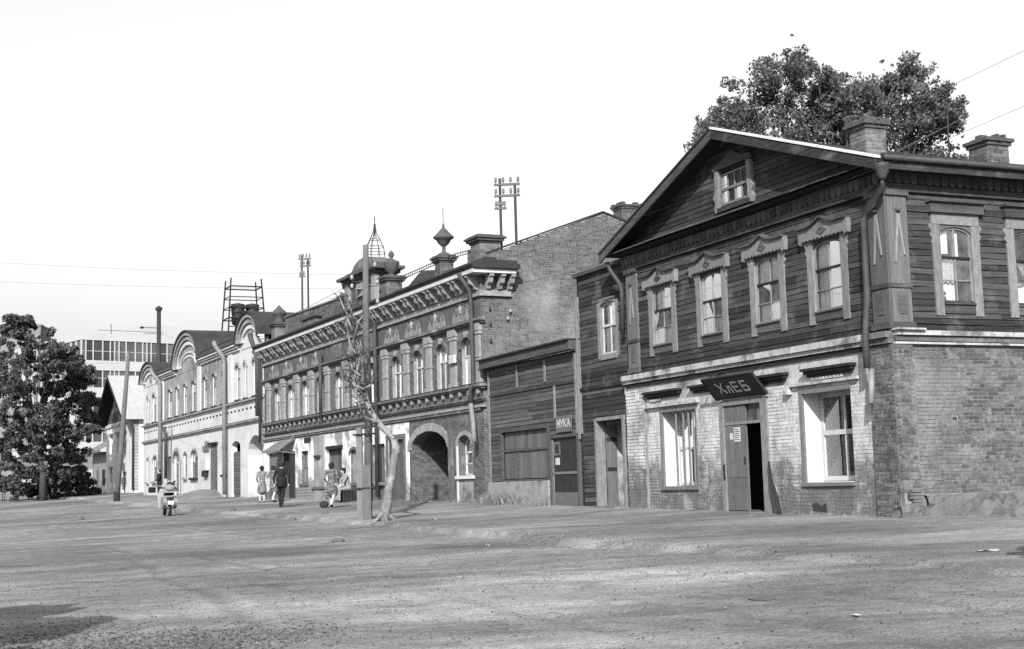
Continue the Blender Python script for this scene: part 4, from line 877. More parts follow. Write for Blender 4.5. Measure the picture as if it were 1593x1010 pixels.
mb = MB(); mb.box(-2.95, -2.6, -.05, .02, .9, 3.5); mb.build('arch_pier', 'brick2', H2)
P = arch_pts(-2.3, -.85, 2.95, .48, 10); Q = arch_pts(-2.15, -1.0, 2.95, .335, 10); MB().xz(P + Q[::-1], -.05, .01).build('window_arch', 'brick2l', H2)
window(H2, -2.15, -1.0, 1.95, 2.95, .33, .25, 'frame_w', (.5,), (.58, .3), curtain=[(0, .6, 0, .95), (.65, .95, 0, .5)], room=.9)
mb = MB(); mb.box(-2.3, -.85, -.1, .1, 1.84, 1.945); mb.build('sill', 'white', H2); mb = MB(); mb.box(-2.28, -2.16, -.035, .02, 1.0, 2.95); mb.build('white_strip', 'white', H2)
mb = MB(); mb.box(-2.12, -.98, -.012, .02, 1.1, 1.83); mb.build('apron_patch', 'plinth', H2)
d = MB().box(-8.74, -7.16, .12, .18, 1.0, 3.38).build('door', 'wood_v', H2); planks(d, -8.74, -7.16, 1.0, 3.0, .2, [], .12, 'wood_v', vertical=True, proud=.02)
fr = MB(); fr.box(-8.95, -8.75, -.06, .1, .9, 3.45); fr.box(-7.14, -6.96, -.06, .1, .9, 3.45); fr.box(-8.96, -6.95, -.07, .1, 3.452, 3.58); fr.build('door_frame', 'brick2', H2)
d = MB().box(-10.59, -9.21, .12, .16, 1.86, 3.29).build('shutter', 'wood_v', H2); planks(d, -10.59, -9.21, 1.88, 3.28, .23, [], .12, 'wood_v', vertical=True, proud=.02)
mb = MB(); mb.box(-10.7, -9.1, -.2, .0, 1.72, 1.84); mb.build('sill', 'concrete', H2)
MB().box(-13.2, -12.3, .1, .16, 1.86, 3.18).build('blind_window', 'plaster3b', H2); mb = MB(); mb.box(-13.35, -12.15, -.1, .05, 1.74, 1.85); mb.build('sill', 'brick2', H2)
P = arch_pts(-13.32, -12.18, 3.0, .32, 10); Q = arch_pts(-13.2, -12.3, 3.0, .205, 10); MB().xz(P + Q[::-1], -.06, .01).build('window_arch', 'brick2', H2)
d = MB().box(-15.99, -14.26, .12, .16, 1.86, 3.29).build('shutter', 'wood_v', H2); planks(d, -15.99, -14.26, 1.88, 3.28, .43, [], .12, 'wood_v', vertical=True, proud=.02)
MB().box(-16.15, -14.1, -.12, .02, 3.29, 3.44).build('lintel', 'dark_wood', H2)
window(H2, -19.97, -18.96, 1.92, 3.35, 0, .12, 'frame_g', (.33, .66), (.5,), curtain=[(0, 1, 0, .8)], room=.8); mb = MB(); mb.box(-20.1, -18.85, -.1, .1, 1.82, 1.91); mb.build('sill', 'brick2', H2)
MB().box(-19.4, -18.5, -.06, -.02, 3.72, 3.95).build('wall_board', 'dark_wood', H2)
mb = MB(); mb.box(-17.9, -16.5, -.09, .0, 1.2, 3.95); mb.build('wide_pilaster', 'plaster3b', H2); mb = MB(); mb.box(-18.1, -16.4, -.16, .0, 1.66, 1.76); mb.build('pilaster_base', 'brick2', H2)
mb = MB(); mb.box(-17.6, -16.9, -.2, -.09, 3.0, 3.1); mb.build('lamp_bracket', 'iron', H2)
d = MB(); d.box(-22.84, -21.95, .05, .1, 1.0, 3.0); d.build('door', 'wood_v', H2)
MB().box(-21.9, -21.0, .9, .95, 1.0, 3.38).build('dark_entry', 'room', H2)
fr = MB(); fr.box(-21.12, -20.9, -.25, .1, .9, 3.4); fr.box(-21.96, -21.9, .02, .5, .95, 3.38); fr.build('door_frame', 'dark_wood', H2)
cp = MB(); cp.add([(-23.3, -.9, 3.45), (-20.8, -.9, 3.45), (-20.8, -.02, 4.02), (-23.3, -.02, 4.02), (-23.3, -.9, 3.4), (-20.8, -.9, 3.4), (-20.8, -.02, 3.97), (-23.3, -.02, 3.97)], [(0, 1, 2, 3), (7, 6, 5, 4), (0, 4, 5, 1), (1, 5, 6, 2), (0, 3, 7, 4)]); cp.build('canopy', 'frame_g', H2)
mb = MB(); mb.tube([(-20.82, -.88, 3.42), (-20.82, -.03, 3.3)], .02, 5); mb.tube([(-20.81, -.86, 3.47), (-20.81, -.03, 4.15)], .02, 5); mb.build('canopy_stay', 'pipe_light', H2)
MB().box(-25.3, -23.1, .08, .14, 2.06, 3.39).build('shop_window_shutter', 'frame_g', H2); mb = MB(); mb.box(-25.5, -23.0, -.09, .0, 3.42, 3.52); mb.build('lintel', 'brick2', H2)
# downpipes
pipe(H2, [(-.4, -.62, 8.5), (-.38, -.25, 7.95), (-.36, -.2, 7.5), (-.36, -.2, 4.9), (-.45, -.26, 4.7), (-.45, -.26, 4.25)], .075)
pipe(H2, [(-.45, -.26, 4.24), (-.2, -.3, 3.6), (-.02, -.36, 2.98)], .08, 'pipe_light')
pipe(H2, [(-9.5, -.6, 8.45), (-9.5, -.24, 8.0), (-9.5, -.22, 7.4), (-9.5, -.22, 1.3)], .085); pipe(H2, [(-16.4, -.22, 7.5), (-16.4, -.22, 4.6)], .085); pipe(H2, [(-26.0, -.6, 8.5), (-26.05, -.25, 8.0), (-26.05, -.24, 7.5), (-26.05, -.24, 4.0)], .08)
for z in (7.25, 6.75, 6.2, 5.5):
    MB().lathe([(.03, 0), (.045, .03), (.04, .1), (.02, .13)], (.06, .28, z), 8).build('insulator', 'iron', H2)
for y, z in ((1.0, 7.2), (.9, 6.95)): MB().lathe([(.03, 0), (.05, .03), (.045, .08), (.02, .12)], (.08, y, z), 8).build('insulator', 'white_enamel', H2)
MB().box(-2.35, -1.95, -.2, -.09, 5.72, 6.0).build('wall_box', 'frame_w', H2)
# parapet: pedestals, posts with urns, centre attic
def pedestal(x, y, a, z0, z1, cap, name='parapet_post', body='brick2_s'):
    p = MB().box(x - a / 2, x + a / 2, y - a / 2, y + a / 2, z0, z1).build(name, 'mortar2' if body == 'brick2_s' else body, H2)
    if body == 'brick2_s':
        b = MB()
        for q0, q1, c0, c1 in brick_list(x - a / 2, x + a / 2, z0, z1, []): b.box(q0, q1, y - a / 2 - random.uniform(.004, .012), y - a / 2 + .004, c0, c1)
        for q0, q1, c0, c1 in brick_list(y - a / 2, y + a / 2, z0, z1, []): b.box(x + a / 2 - .004, x + a / 2 + random.uniform(.004, .012), q0, q1, c0, c1)
        o = b.build('bricks', 'brick2_s', p, fix=False); o['kind'] = 'stuff'
    k = MB(); e = a / 2
    for i, (d, h) in enumerate(((.05, .06), (.12, .08), (.18, .07), (.1, .05))): k.box(x - e - d * cap, x + e + d * cap, y - e - d * cap, y + e + d * cap, z1 + sum(v[1] for v in ((.05, .06), (.12, .08), (.18, .07), (.1, .05))[:i]), z1 + sum(v[1] for v in ((.05, .06), (.12, .08), (.18, .07), (.1, .05))[:i]) + h - .002)
    k.build('cap', 'cap', p)
    return p
pedestal(-.35, .35, .72, 8.9, 9.5, 1.0); mb = MB(); mb.box(-1.25, -.74, .1, .6, 8.9, 9.42); mb.build('parapet_step', 'brick2_s', H2)
p = pedestal(-3.85, .35, .5, 8.9, 9.42, .8)
M['urn'] = MAT('weathered_urn', .1, .3, 5, .85, world_co=True)
MB().lathe([(.24, 0), (.2, .08), (.07, .14), (.06, .32), (.1, .36), (.2, .45), (.27, .58), (.36, .62), (.37, .68), (.3, .74), (.2, .84), (.12, .94), (.05, 1.0), (.04, 1.1), (.01, 1.2)], (-3.85, .35, 9.68), 18).build('urn', 'urn', p, smooth=True)
MB().tube([(-3.85, .35, 10.8), (-3.86, .35, 11.4)], .012, 5).build('iron_rod', 'iron', p)
rl = MB()
for a, b in (((-1.3, .35, 9.5), (-3.5, .35, 9.62)), ((-4.2, .35, 9.6), (-9.3, .35, 9.55))):
    for dz in (0, -.1): rl.tube([(a[0], a[1], a[2] + dz), (b[0], b[1], b[2] + dz)], .016, 5)
    n = int(abs(b[0] - a[0]) / .22)
    for k in range(n): t_ = k / n; x = a[0] + (b[0] - a[0]) * t_; z = a[2] + (b[2] - a[2]) * t_; rl.tube([(x, a[1], z - .12), (x, a[1], z + .05)], .012, 4)
rl.build('parapet_railing', 'iron', H2)
p2 = pedestal(-8.95, .3, .62, 8.9, 9.45, .9)
MB().lathe([(.2, 0), (.1, .08), (.12, .12), (.24, .25), (.3, .5), (.31, .58), (.2, .62), (.08, .68), (.06, .74), (.12, .82), (.1, .92), (.02, 1.02)], (-8.95, .3, 9.7), 16).build('urn', 'urn', p2, smooth=True)
p3 = pedestal(-14.2, .35, .55, 8.9, 9.45, .8)
MB().lathe([(.2, 0), (.1, .08), (.12, .12), (.26, .3), (.31, .5), (.28, .66), (.15, .74), (.05, .78)], (-14.2, .35, 9.7), 14).build('urn', 'urn', p3, smooth=True)
p4 = pedestal(-24.6, .35, .6, 8.9, 9.5, .9)
MB().lathe([(.26, 0), (.2, .08), (.2, .25), (.28, .36), (.36, .44), (.36, .5), (.26, .62), (.12, .74), (.03, .86)], (-24.6, .35, 9.75), 14).build('urn', 'urn', p4, smooth=True)
# attic in the middle
at = MB().xz([(-13.4, 8.9), (-10.0, 8.9), (-10.0, 10.0), (-10.3, 10.15), (-13.1, 10.15), (-13.4, 10.0)], .1, .9).build('attic', 'brick2', H2)
bq = MB()
for a, b, c_, d_ in brick_list(-13.4, -10.0, 8.95, 10.0, [(-12.3, -11.1, 9.3, 9.85, .0)]): bq.box(a, b, .1 - random.uniform(.004, .02), .105, c_, d_)
for a, b, c_, d_ in brick_list(.1, .9, 8.95, 10.0, []): bq.box(-10.005, -10 + random.uniform(.004, .02), a, b, c_, d_)
o = bq.build('bricks', 'brick2_s', at, fix=False); o['kind'] = 'stuff'
k = MB(); k.box(-13.6, -9.8, -.1, 1.0, 10.0, 10.14); k.box(-13.85, -9.55, -.3, 1.1, 10.142, 10.26); k.box(-13.5, -9.9, .0, 1.0, 10.262, 10.42); k.build('attic_cornice', 'cap', at)
k = MB(); k.xz([(-13.2, 10.42), (-10.2, 10.42), (-10.7, 10.72), (-11.3, 10.86), (-12.1, 10.86), (-12.7, 10.72)], .1, .9); k.build('attic_crown', 'brick2', at)
for sx0, sg in ((-13.4, -1), (-10.0, 1)):
    MB().xz([(sx0, 8.92), (sx0 + sg * .75, 8.92), (sx0 + sg * .7, 9.12), (sx0 + sg * .35, 9.2), (sx0 + sg * .2, 9.5), (sx0, 9.75)], .2, .6).build('scroll', 'brick2', at)
for k0 in range(7): MB().box(-13.3 + k0 * .5, -13.3 + k0 * .5 + .26, -.02, .1, 9.84, 9.99).build('corbel', 'brick2', at)
k = MB(); k.box(-12.2, -11.2, -.02, .1, 9.3, 9.85); k.lathe([(.0, -.02), (.3, -.02), (.3, .02), (0, .02)], (-11.7, .06, 9.58), 14); k.build('attic_medallion', 'brick2l', at)
k = MB(); k.box(-13.5, -13.1, -.06, .15, 8.95, 9.98); k.box(-10.3, -9.93, -.06, .15, 8.95, 9.98); k.build('attic_pilaster', 'brick2l', at)
sp = MB()
for q in range(8):
    a = q * math.pi / 4; pr = [(.4, 0), (.42, .15), (.36, .4), (.22, .7), (.07, 1.0), (.02, 1.35)]
    sp.tube([(-11.3 + r_ * math.cos(a), .5 + r_ * math.sin(a), 10.86 + z) for r_, z in pr], .014, 4)
for r_, z in ((.42, .15), (.36, .4), (.22, .7)): sp.tube([(-11.3 + r_ * math.cos(a), .5 + r_ * math.sin(a), 10.86 + z) for a in np.linspace(0, 2 * math.pi, 13)], .012, 4)
sp.tube([(-11.3, .5, 11.6), (-11.3, .5, 12.5)], .02, 5); sp.sphere((-11.3, .5, 11.95), .07); sp.sphere((-11.3, .5, 12.15), .05); sp.build('iron_crown', 'iron', at)
# dark lower roof right of the attic and the boarded parapet left of it
mb = MB(); mb.add([(-9.6, .75, 8.9), (-5.2, .75, 8.9), (-5.2, 1.8, 9.5), (-9.6, 1.8, 10.1), (-9.6, 3, 10.1), (-5.2, 3, 9.5)], [(0, 1, 2, 3), (3, 2, 5, 4)]); mb.build('low_roof', 'roof_dark', H2, fix=False)
mb = MB(); mb.xz([(-24.3, 8.9), (-14.5, 8.9), (-14.5, 9.75), (-24.3, 9.95)], .55, .8); mb.build('parapet', 'mortar2', H2)
bq = brick_list(-24.3, -14.5, 8.92, 9.9, [], keep=lambda x, z: z < 9.72 + (-14.5 - x) * .02)
bricks(H2, bq, .55, 'brick', 'brick2_s'); mb = MB(); mb.box(-20.6, -18.6, .3, .9, 8.9, 9.35); mb.build('parapet_step', 'brick2', H2); mb = MB(); mb.box(-20.8, -18.4, .2, .95, 9.352, 9.47); mb.build('step_cap', 'cap', H2)
MB().xz([(-24.4, 9.955), (-14.4, 9.75), (-14.4, 9.81), (-24.4, 10.015)], .48, .86).build('parapet_coping', 'roof_grey', H2)
chimney(H2, (-.45, 5.95, 10.45), .62, .9, .55, mat_m='mortar2')
# ------------------------------------------------------------------ long white plastered house with arched gables
H3 = thing('white_plaster_house', 'long whitewashed two-storey house with rounded arched gables on its parapet', 'house', O3, A2)
L3 = -31.0; D3 = 9
w3 = [(-1.65, .5), (-3.45, .4), (-5.0, .7), (-8.1, .75), (-10.25, .85), (-12.45, .75), (-15.35, .95), (-17.7, .85), (-19.9, .85), (-22.1, .95), (-27.1, .9), (-29.2, .5)]
u3 = [(x - w / 2, x + w / 2, 6.45, 8.05, .2) for x, w in w3]
g3 = [(-3.15, -.3, .9, 3.5, .95), (-6.5, -4.7, .9, 4.0, .3), (-8.35, -7.6, 2.6, 3.95, .22), (-11.2, -9.7, 1.4, 4.3, 0), (-16.1, -14.5, 2.55, 3.75, .42), (-18.05, -17.35, 2.6, 3.9, .15), (-20.95, -19.05, 1.5, 3.6, .65), (-23.0, -21.9, 2.5, 4.0, 0), (-27.6, -26.2, 2.5, 3.8, .35), (-29.6, -29.0, 2.5, 3.9, .15)]
wall(MB(), L3, 0, .8, 9.4, u3 + g3, 0., .3).build('front_wall', 'plaster3', H3, fix=False)
# stained middle of the upper storey is a coat of its own
st = MB(); wall(st, -24.0, -7.4, 6.36, 9.0, [o for o in u3 if -24 < o[0] < -7.4], -.012, .01); st.build('stained_coat', 'plaster3b', H3, fix=False)
mb = MB(); mb.box(L3, L3 + .3, .01, D3, .8, 9.4); mb.box(L3, -.01, D3 - .2, D3, .8, 9.4); mb.build('back_wall', 'plaster3b', H3)
def bn(prof, a, b, mat, name):
    mb = MB()
    for z0, z1, d in prof: mb.box(a, b, -d, .02, z0, z1)
    return mb.build(name, mat, H3)
bn([(6.24, 6.34, .16)], L3 - .05, 0, 'plaster3b', 'sill_band'); bn([(6.34, 6.36, .17)], L3 - .05, 0, 'roof_dark', 'sill_flashing'); bn([(5.16, 5.25, .14), (5.08, 5.155, .08)], L3 - .05, 0, 'plaster3b', 'string_course'); bn([(5.255, 5.27, .15)], L3 - .05, 0, 'roof_dark', 'string_flashing')
mb = MB()
for k in range(38): mb.box(L3 + .3 + k * .8, L3 + .3 + k * .8 + .35, -.012, .02, 5.82, 5.92)
mb.build('panel_slots', 'roof_dark', H3)
def outside(x0, x1, gaps): return sub_intervals(x0, x1, gaps)
arches = [(-20.3, -13.3, 9.3, 1.75, 'big'), (-4.6, -.15, 9.3, 1.1, 'end'), (-31.0, -25.6, 9.2, 1.0, 'end')]
for a, b in outside(L3, 0, [(p, q) for p, q, *_ in arches]):
    bn([(9.02, 9.1, .12), (9.14, 9.24, .2), (9.26, 9.36, .3)], a, b, 'plaster3', 'cornice'); bn([(9.102, 9.138, .1), (9.242, 9.258, .16)], a, b, 'roof_dark', 'cornice_groove')
    c = MB(); c.yz([(-.34, 9.365), (-.34, 9.42), (-.1, 9.72), (-.12, 9.78), (.3, 10.02), (.6, 10.02), (.6, 9.365)], a, b); c.build('eave_roof', 'roof_dark', H3)
def ring(cx, hw, z, rise, t0, t1, y0, y1, mat, root, name, n=22):
    P = [(cx + (hw - t0) * math.cos(math.pi * k / n), z + (rise - t0) * math.sin(math.pi * k / n)) for k in range(n + 1)]
    Q = [(cx + (hw - t1) * math.cos(math.pi * k / n), z + (rise - t1) * math.sin(math.pi * k / n)) for k in range(n + 1)]
    mb = MB()
    for k in range(n):
        mb.add([(P[k][0], y0, P[k][1]), (P[k + 1][0], y0, P[k + 1][1]), (Q[k + 1][0], y0, Q[k + 1][1]), (Q[k][0], y0, Q[k][1]), (P[k][0], y1, P[k][1]), (P[k + 1][0], y1, P[k + 1][1]), (Q[k + 1][0], y1, Q[k + 1][1]), (Q[k][0], y1, Q[k][1])],
               [(0, 1, 2, 3), (0, 4, 5, 1), (3, 2, 6, 7)])
    return mb.build(name, mat, root)
for p, q, z, rise, kind in arches:
    cx, hw = (p + q) / 2, (q - p) / 2; rs = rise + .35
    fill = [(p + .2, 8.98), (q - .2, 8.98)] + arch_pts(p + .2, q - .2, z, rs - .2, 20)
    a_ = MB().xz(fill, -.03, .35).build('arched_gable', 'plaster3b' if kind == 'big' else 'plaster3', H3)
    for t0, t1, d, mt in ((.0, .12, .34, 'roof_dark'), (.12, .3, .3, 'plaster3b'), (.3, .38, .16, 'roof_dark'), (.38, .58, .22, 'plaster3b'), (.58, .66, .08, 'plaster3b'), (.66, .86, .14, 'plaster3')):
        ring(cx, hw, z, rs, t0, t1, -d, .3, mt, a_, 'archivolt')
    ring(cx, hw + .02, z, rs + .02, .0, .06, -.38, 3.2, 'roof_dark', a_, 'barrel_roof')
    if kind != 'big':
        k = MB(); k.lathe([(0, -.03), (.5, -.03), (.55, 0), (.5, .03), (0, .03)], (0, 0, 0), 18); o = k.build('roundel', 'plaster3b', a_); o.rotation_euler = (R(90), 0, 0); o.location = (cx, -.05, z + .45)
    else:
        for t0, t1 in ((1.25, 1.35), (1.5, 1.6)): ring(cx, hw, z, rs, t0, t1, -.08, .0, 'plaster3', a_, 'inner_moulding')
r = MB(); r.add([(L3, .55, 10.02), (0, .55, 10.02), (0, 4.5, 10.7), (L3, 4.5, 10.7), (0, D3, 9.4), (L3, D3, 9.4)], [(0, 1, 2, 3), (3, 2, 4, 5)]); r.build('roof', 'roof_dark', H3, fix=False)
for i, (x, w) in enumerate(w3):
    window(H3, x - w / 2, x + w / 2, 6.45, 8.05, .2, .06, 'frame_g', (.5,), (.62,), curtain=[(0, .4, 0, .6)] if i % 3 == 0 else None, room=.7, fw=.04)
    P = arch_pts(x - w / 2 - .13, x + w / 2 + .13, 8.05, .36, 8); Q = arch_pts(x - w / 2, x + w / 2, 8.05, .205, 8); MB().xz(P + Q[::-1], -.11, .0).build('window_arch', 'plaster3b', H3)
    MB().box(x - w / 2 - .08, x + w / 2 + .08, -.13, .1, 6.37, 6.44).build('sill', 'roof_dark', H3)
for x, d in ((-13.9, .07), (-24.55, .06), (-6.6, .06), (-.35, .06)): MB().box(x - .45, x + .4, -d, .0, 6.365, 9.0).build('pilaster', 'plaster3', H3)
passage(H3, -3.15, -.3, .9, 3.5, .95, 4.5, 'plaster3', .3)
mb = MB(); mb.box(-6.5, -4.7, .12, .2, .9, 3.75); mb.build('gate', 'wood_v', H3)
for k in range(13): MB().box(-6.48, -4.72, .09, .118, 1.55 + k * .165, 1.55 + k * .165 + .15).build('gate_board', 'wood_v', H3)
def gwin(i): a, b, c, d, r_ = g3[i]; return a, b, c, d, r_
for i in (2, 4, 5, 8, 9):
    a, b, c, d, r_ = g3[i]; window(H3, a, b, c, d, r_, .07, 'frame_g', (.5,), (.55,), curtain=None, room=.7)
    P = arch_pts(a - .12, b + .12, d, r_ + .13, 8); Q = arch_pts(a, b, d, r_ + .004, 8); MB().xz(P + Q[::-1], -.06, .0).build('window_arch', 'plaster3b', H3)
    MB().box(a - .1, b + .1, -.16, .1, c - .14, c - .005).build('sill', 'dark_wood' if i in (4, 2) else 'plaster3b', H3)
MB().box(-11.2, -9.7, .0, .12, 1.5, 4.28).build('board_door', 'wood_v', H3); MB().box(-11.35, -9.55, -.18, .05, 4.3, 4.42).build('door_hood', 'dark_wood', H3)
for k in range(6): MB().box(-11.18 + k * .25, -11.18 + k * .25 + .235, -.025, -.001, 1.55, 4.25).build('door_board', 'wood_v', H3)
MB().box(-12.9, -11.6, -.22, .0, 2.9, 3.5).build('letter_box', 'frame_w', H3); MB().box(-12.7, -11.8, -.2, .0, 2.55, 2.88).build('box_shelf', 'dark_wood', H3)
mb = MB(); mb.box(-12.9, -11.5, -.1, .0, 4.0, 4.3); mb.box(-11.9, -11.6, -.2, .0, 4.3, 4.55); mb.build('meter_box', 'frame_g', H3)
d = MB().box(-20.95, -19.05, .14, .2, 1.6, 4.25).build('door', 'frame_g', H3); mb = MB(); mb.box(-20.1, -19.95, .1, .139, 1.6, 4.1); mb.box(-20.95, -19.05, .1, .139, 3.5, 3.6); mb.build('rail', 'frame_w', d)
P = arch_pts(-21.2, -18.8, 3.6, .88, 12); Q = arch_pts(-20.95, -19.05, 3.6, .655, 12); MB().xz(P + Q[::-1], -.1, .0).build('door_arch', 'plaster3b', H3)
MB().box(-23.0, -21.9, .1, .16, 2.5, 3.99).build('shutter', 'frame_g', H3)
pipe(H3, [(-7.3, -.75, 9.75), (-7.25, -.7, 9.5), (-7.2, -.3, 8.95), (-7.2, -.22, 8.6), (-7.2, -.22, 1.5)], .12, 'pipe_light'); pipe(H3, [(-24.6, -.75, 9.75), (-24.5, -.7, 9.5), (-24.3, -.3, 8.95), (-24.3, -.22, 8.6), (-24.3, -.22, 2.0)], .12, 'pipe_light')
pipe(H3, [(-22.6, -.3, 5.9), (-22.6, -.2, 5.2), (-22.6, -.2, 2.6)], .1, 'pipe')
pipe(H3, [(-.4, -.6, 9.4), (-.3, -.5, 8.9), (-.1, -.35, 8.4), (.02, -.35, 8.0), (.02, -.35, 5.3)], .12)
# earth bank in front of it
bank = MB(); pts = []; n = 26
for i in range(n + 1):
    s = i / n; x = -19.6 + 11.2 * s; hgt = .42 * math.sin(math.pi * min(1, s * 1.6) / 2) * (1 if s < .85 else (1 - s) / .15)
    for j in range(7):
        f = j / 6; p = O3 + X2 * x + Y2 * (.05 - 1.7 * f); z0 = ground_z(p.x, p.y); pts.append((p.x, p.y, z0 - .05 + (hgt + .05) * (1 - f) ** .8 + .03 * mn.noise(Vector((p.x * 2, p.y * 2, 0)))))
bank.add(pts, [(i * 7 + j, (i + 1) * 7 + j, (i + 1) * 7 + j + 1, i * 7 + j + 1) for i in range(n) for j in range(6)])
o = bank.build('earth_bank', 'ground', fix=True, smooth=True); o['kind'] = 'structure'

# ------------------------------------------------------------------ gabled white house at the end of the street, sheds, modern block
O4 = Vector((-28.73, 105.27, 0)) + Y2 * -.25
H4 = thing('gabled_white_house', 'white two-storey house with steep pale metal roof, its gable shaded by deep eaves', 'house', O4, A2)
ops4 = [(x - .6, x + .6, 4.9, 6.5, 0) for x in (-4.0, -7.0, -10.0)] + [(-4.9, -3.5, 1.5, 3.45, 0), (-10.6, -9.4, 2.6, 3.8, 0)]
wall(MB(), -12.4, 0, 1.0, 7.5, ops4, 0., .25).build('front_wall', 'plaster4', H4, fix=False)
MB().xz([(-12.4, 7.5), (0, 7.5), (-6.2, 11.0)], .02, .1).build('gable_boards', 'dark_wood', H4)
planks(H4, 0, 0, 7.5, 10.7, .4, [], .02, 'plank_grey', lim=lambda z: (-6.2 - (11.0 - z) * 6.2 / 3.5, -6.2 + (11.0 - z) * 6.2 / 3.5), maxlen=20)
wall(MB(), 0, 9, 1.0, 7.5, [], 0., .2).build('side_wall', 'plaster4', H4, rot=SIDE, fix=False)
mb = MB(); mb.box(-12.5, .1, -.12, .02, 7.2, 7.42); mb.build('cornice', 'plaster3', H4)
mb = MB()
for k in range(22): mb.box(-.05, .03, .02 - .03, .35, 2.0 + k * .25, 2.0 + k * .25 + .2)
mb.build('quoins', 'plaster3b', H4)
for a, b, c, d, _ in ops4[:3] + ops4[4:]:
    window(H4, a, b, c, d, 0, .12, 'frame_w', (.5,), (.6,), room=.6); MB().box(a - .15, b + .15, -.1, .02, d + .05, d + .2).build('window_hood', 'plaster3b', H4)
MB().box(-4.9, -3.5, .15, .2, 1.5, 3.44).build('door', 'wood_v', H4)
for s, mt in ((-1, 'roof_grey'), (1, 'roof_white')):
    xe = -6.2 + s * 6.75; r = MB(); r.add([(-6.2, -.95, 11.2), (xe, -.95, 7.42), (xe, 9.4, 7.42), (-6.2, 9.4, 11.2), (-6.2, -.95, 11.12), (xe, -.95, 7.34), (xe, 9.4, 7.34), (-6.2, 9.4, 11.12)], [(0, 1, 2, 3), (7, 6, 5, 4), (0, 4, 5, 1), (1, 5, 6, 2)])
    ro = r.build('roof_slope', mt, H4); k = MB()
    for q in range(1, 16):
        yy = -.9 + q * .65; k.add([(-6.2, yy - .02, 11.2), (xe, yy - .02, 7.42), (xe, yy + .02, 7.42), (-6.2, yy + .02, 11.2), (-6.2, yy, 11.25), (xe, yy, 7.47)], [(0, 1, 5, 4), (4, 5, 2, 3)])
    k.build('standing_seams', mt, ro, fix=False)
    v = MB(); v.add([(-6.2, -1.0, 11.14), (xe, -1.0, 7.36), (xe, -1.0, 7.1), (-6.2, -1.0, 10.88), (-6.2, -.9, 11.1), (xe, -.9, 7.33), (xe, -.9, 7.1), (-6.2, -.9, 10.88)], [(0, 1, 2, 3), (7, 6, 5, 4), (3, 2, 6, 7), (1, 5, 6, 2)]); v.build('verge_board', 'dark_wood', H4)
    u = MB(); u.add([(-6.2, -.9, 11.08), (xe, -.9, 7.3), (xe, .1, 7.3), (-6.2, .1, 11.08)], [(0, 1, 2, 3)]); u.build('verge_soffit', 'dark_wood', H4, fix=False)
pipe(H4, [(.5, -.6, 7.3), (.15, -.1, 6.9), (.15, -.1, 2.0)], .07)
ys = thing('yard_wall', 'low pale yard wall with gate filling the gap beside the gabled white house', 'wall', O4 + X2 * .3, A2)
mb = MB(); mb.box(0, 9.3, .8, 1.05, 1.0, 4.3); mb.build('wall', 'plaster3', ys); mb = MB(); mb.box(-.05, 9.3, .7, 1.15, 4.302, 4.42); mb.build('coping', 'roof_dark', ys)
MB().box(.6, 2.4, .74, .8, 1.6, 3.6).build('gate', 'wood_v', ys)
HS = thing('grey_roofed_shed', 'small shed with grey sloping roof behind the trees left of the gabled house', 'shed', O4 + X2 * -13.2, A2)
mb = MB(); mb.box(-9, 0, .4, 6, 1.0, 5.4); mb.build('wall', 'plaster3b', HS)
mb = MB(); mb.add([(-9.4, -.4, 5.5), (.2, -.4, 5.5), (.2, 3.4, 7.6), (-9.4, 3.4, 7.6), (-9.4, 7, 5.5), (.2, 7, 5.5), (-9.4, -.4, 5.35), (.2, -.4, 5.35)], [(0, 1, 2, 3), (3, 2, 5, 4), (0, 6, 7, 1)]); mb.build('roof', 'roof_grey', HS, fix=False)
MB().box(-6.5, -5.2, .33, .4, 1.4, 3.9).build('door', 'wood_v', HS)
mb = MB(); mb.box(-3.4, -2.2, .34, .4, 2.6, 3.9); mb.build('shutter', 'dark_wood', HS)
FN = thing('board_fence', 'weathered board fence with gate under the dark trees on the left', 'fence', O4 + X2 * -22.5 + Y2 * -.3, A2)
for k in range(44):
    h = 1.9 + random.uniform(-.08, .08); MB().box(-k * .26, -k * .26 + .235, -.02, .015, 1.6, 1.9 + h).build('board', 'wood_v', FN)
for z in (2.2, 3.3): MB().box(-11.5, .2, .02, .08, z, z + .1).build('rail', 'wood_v', FN)

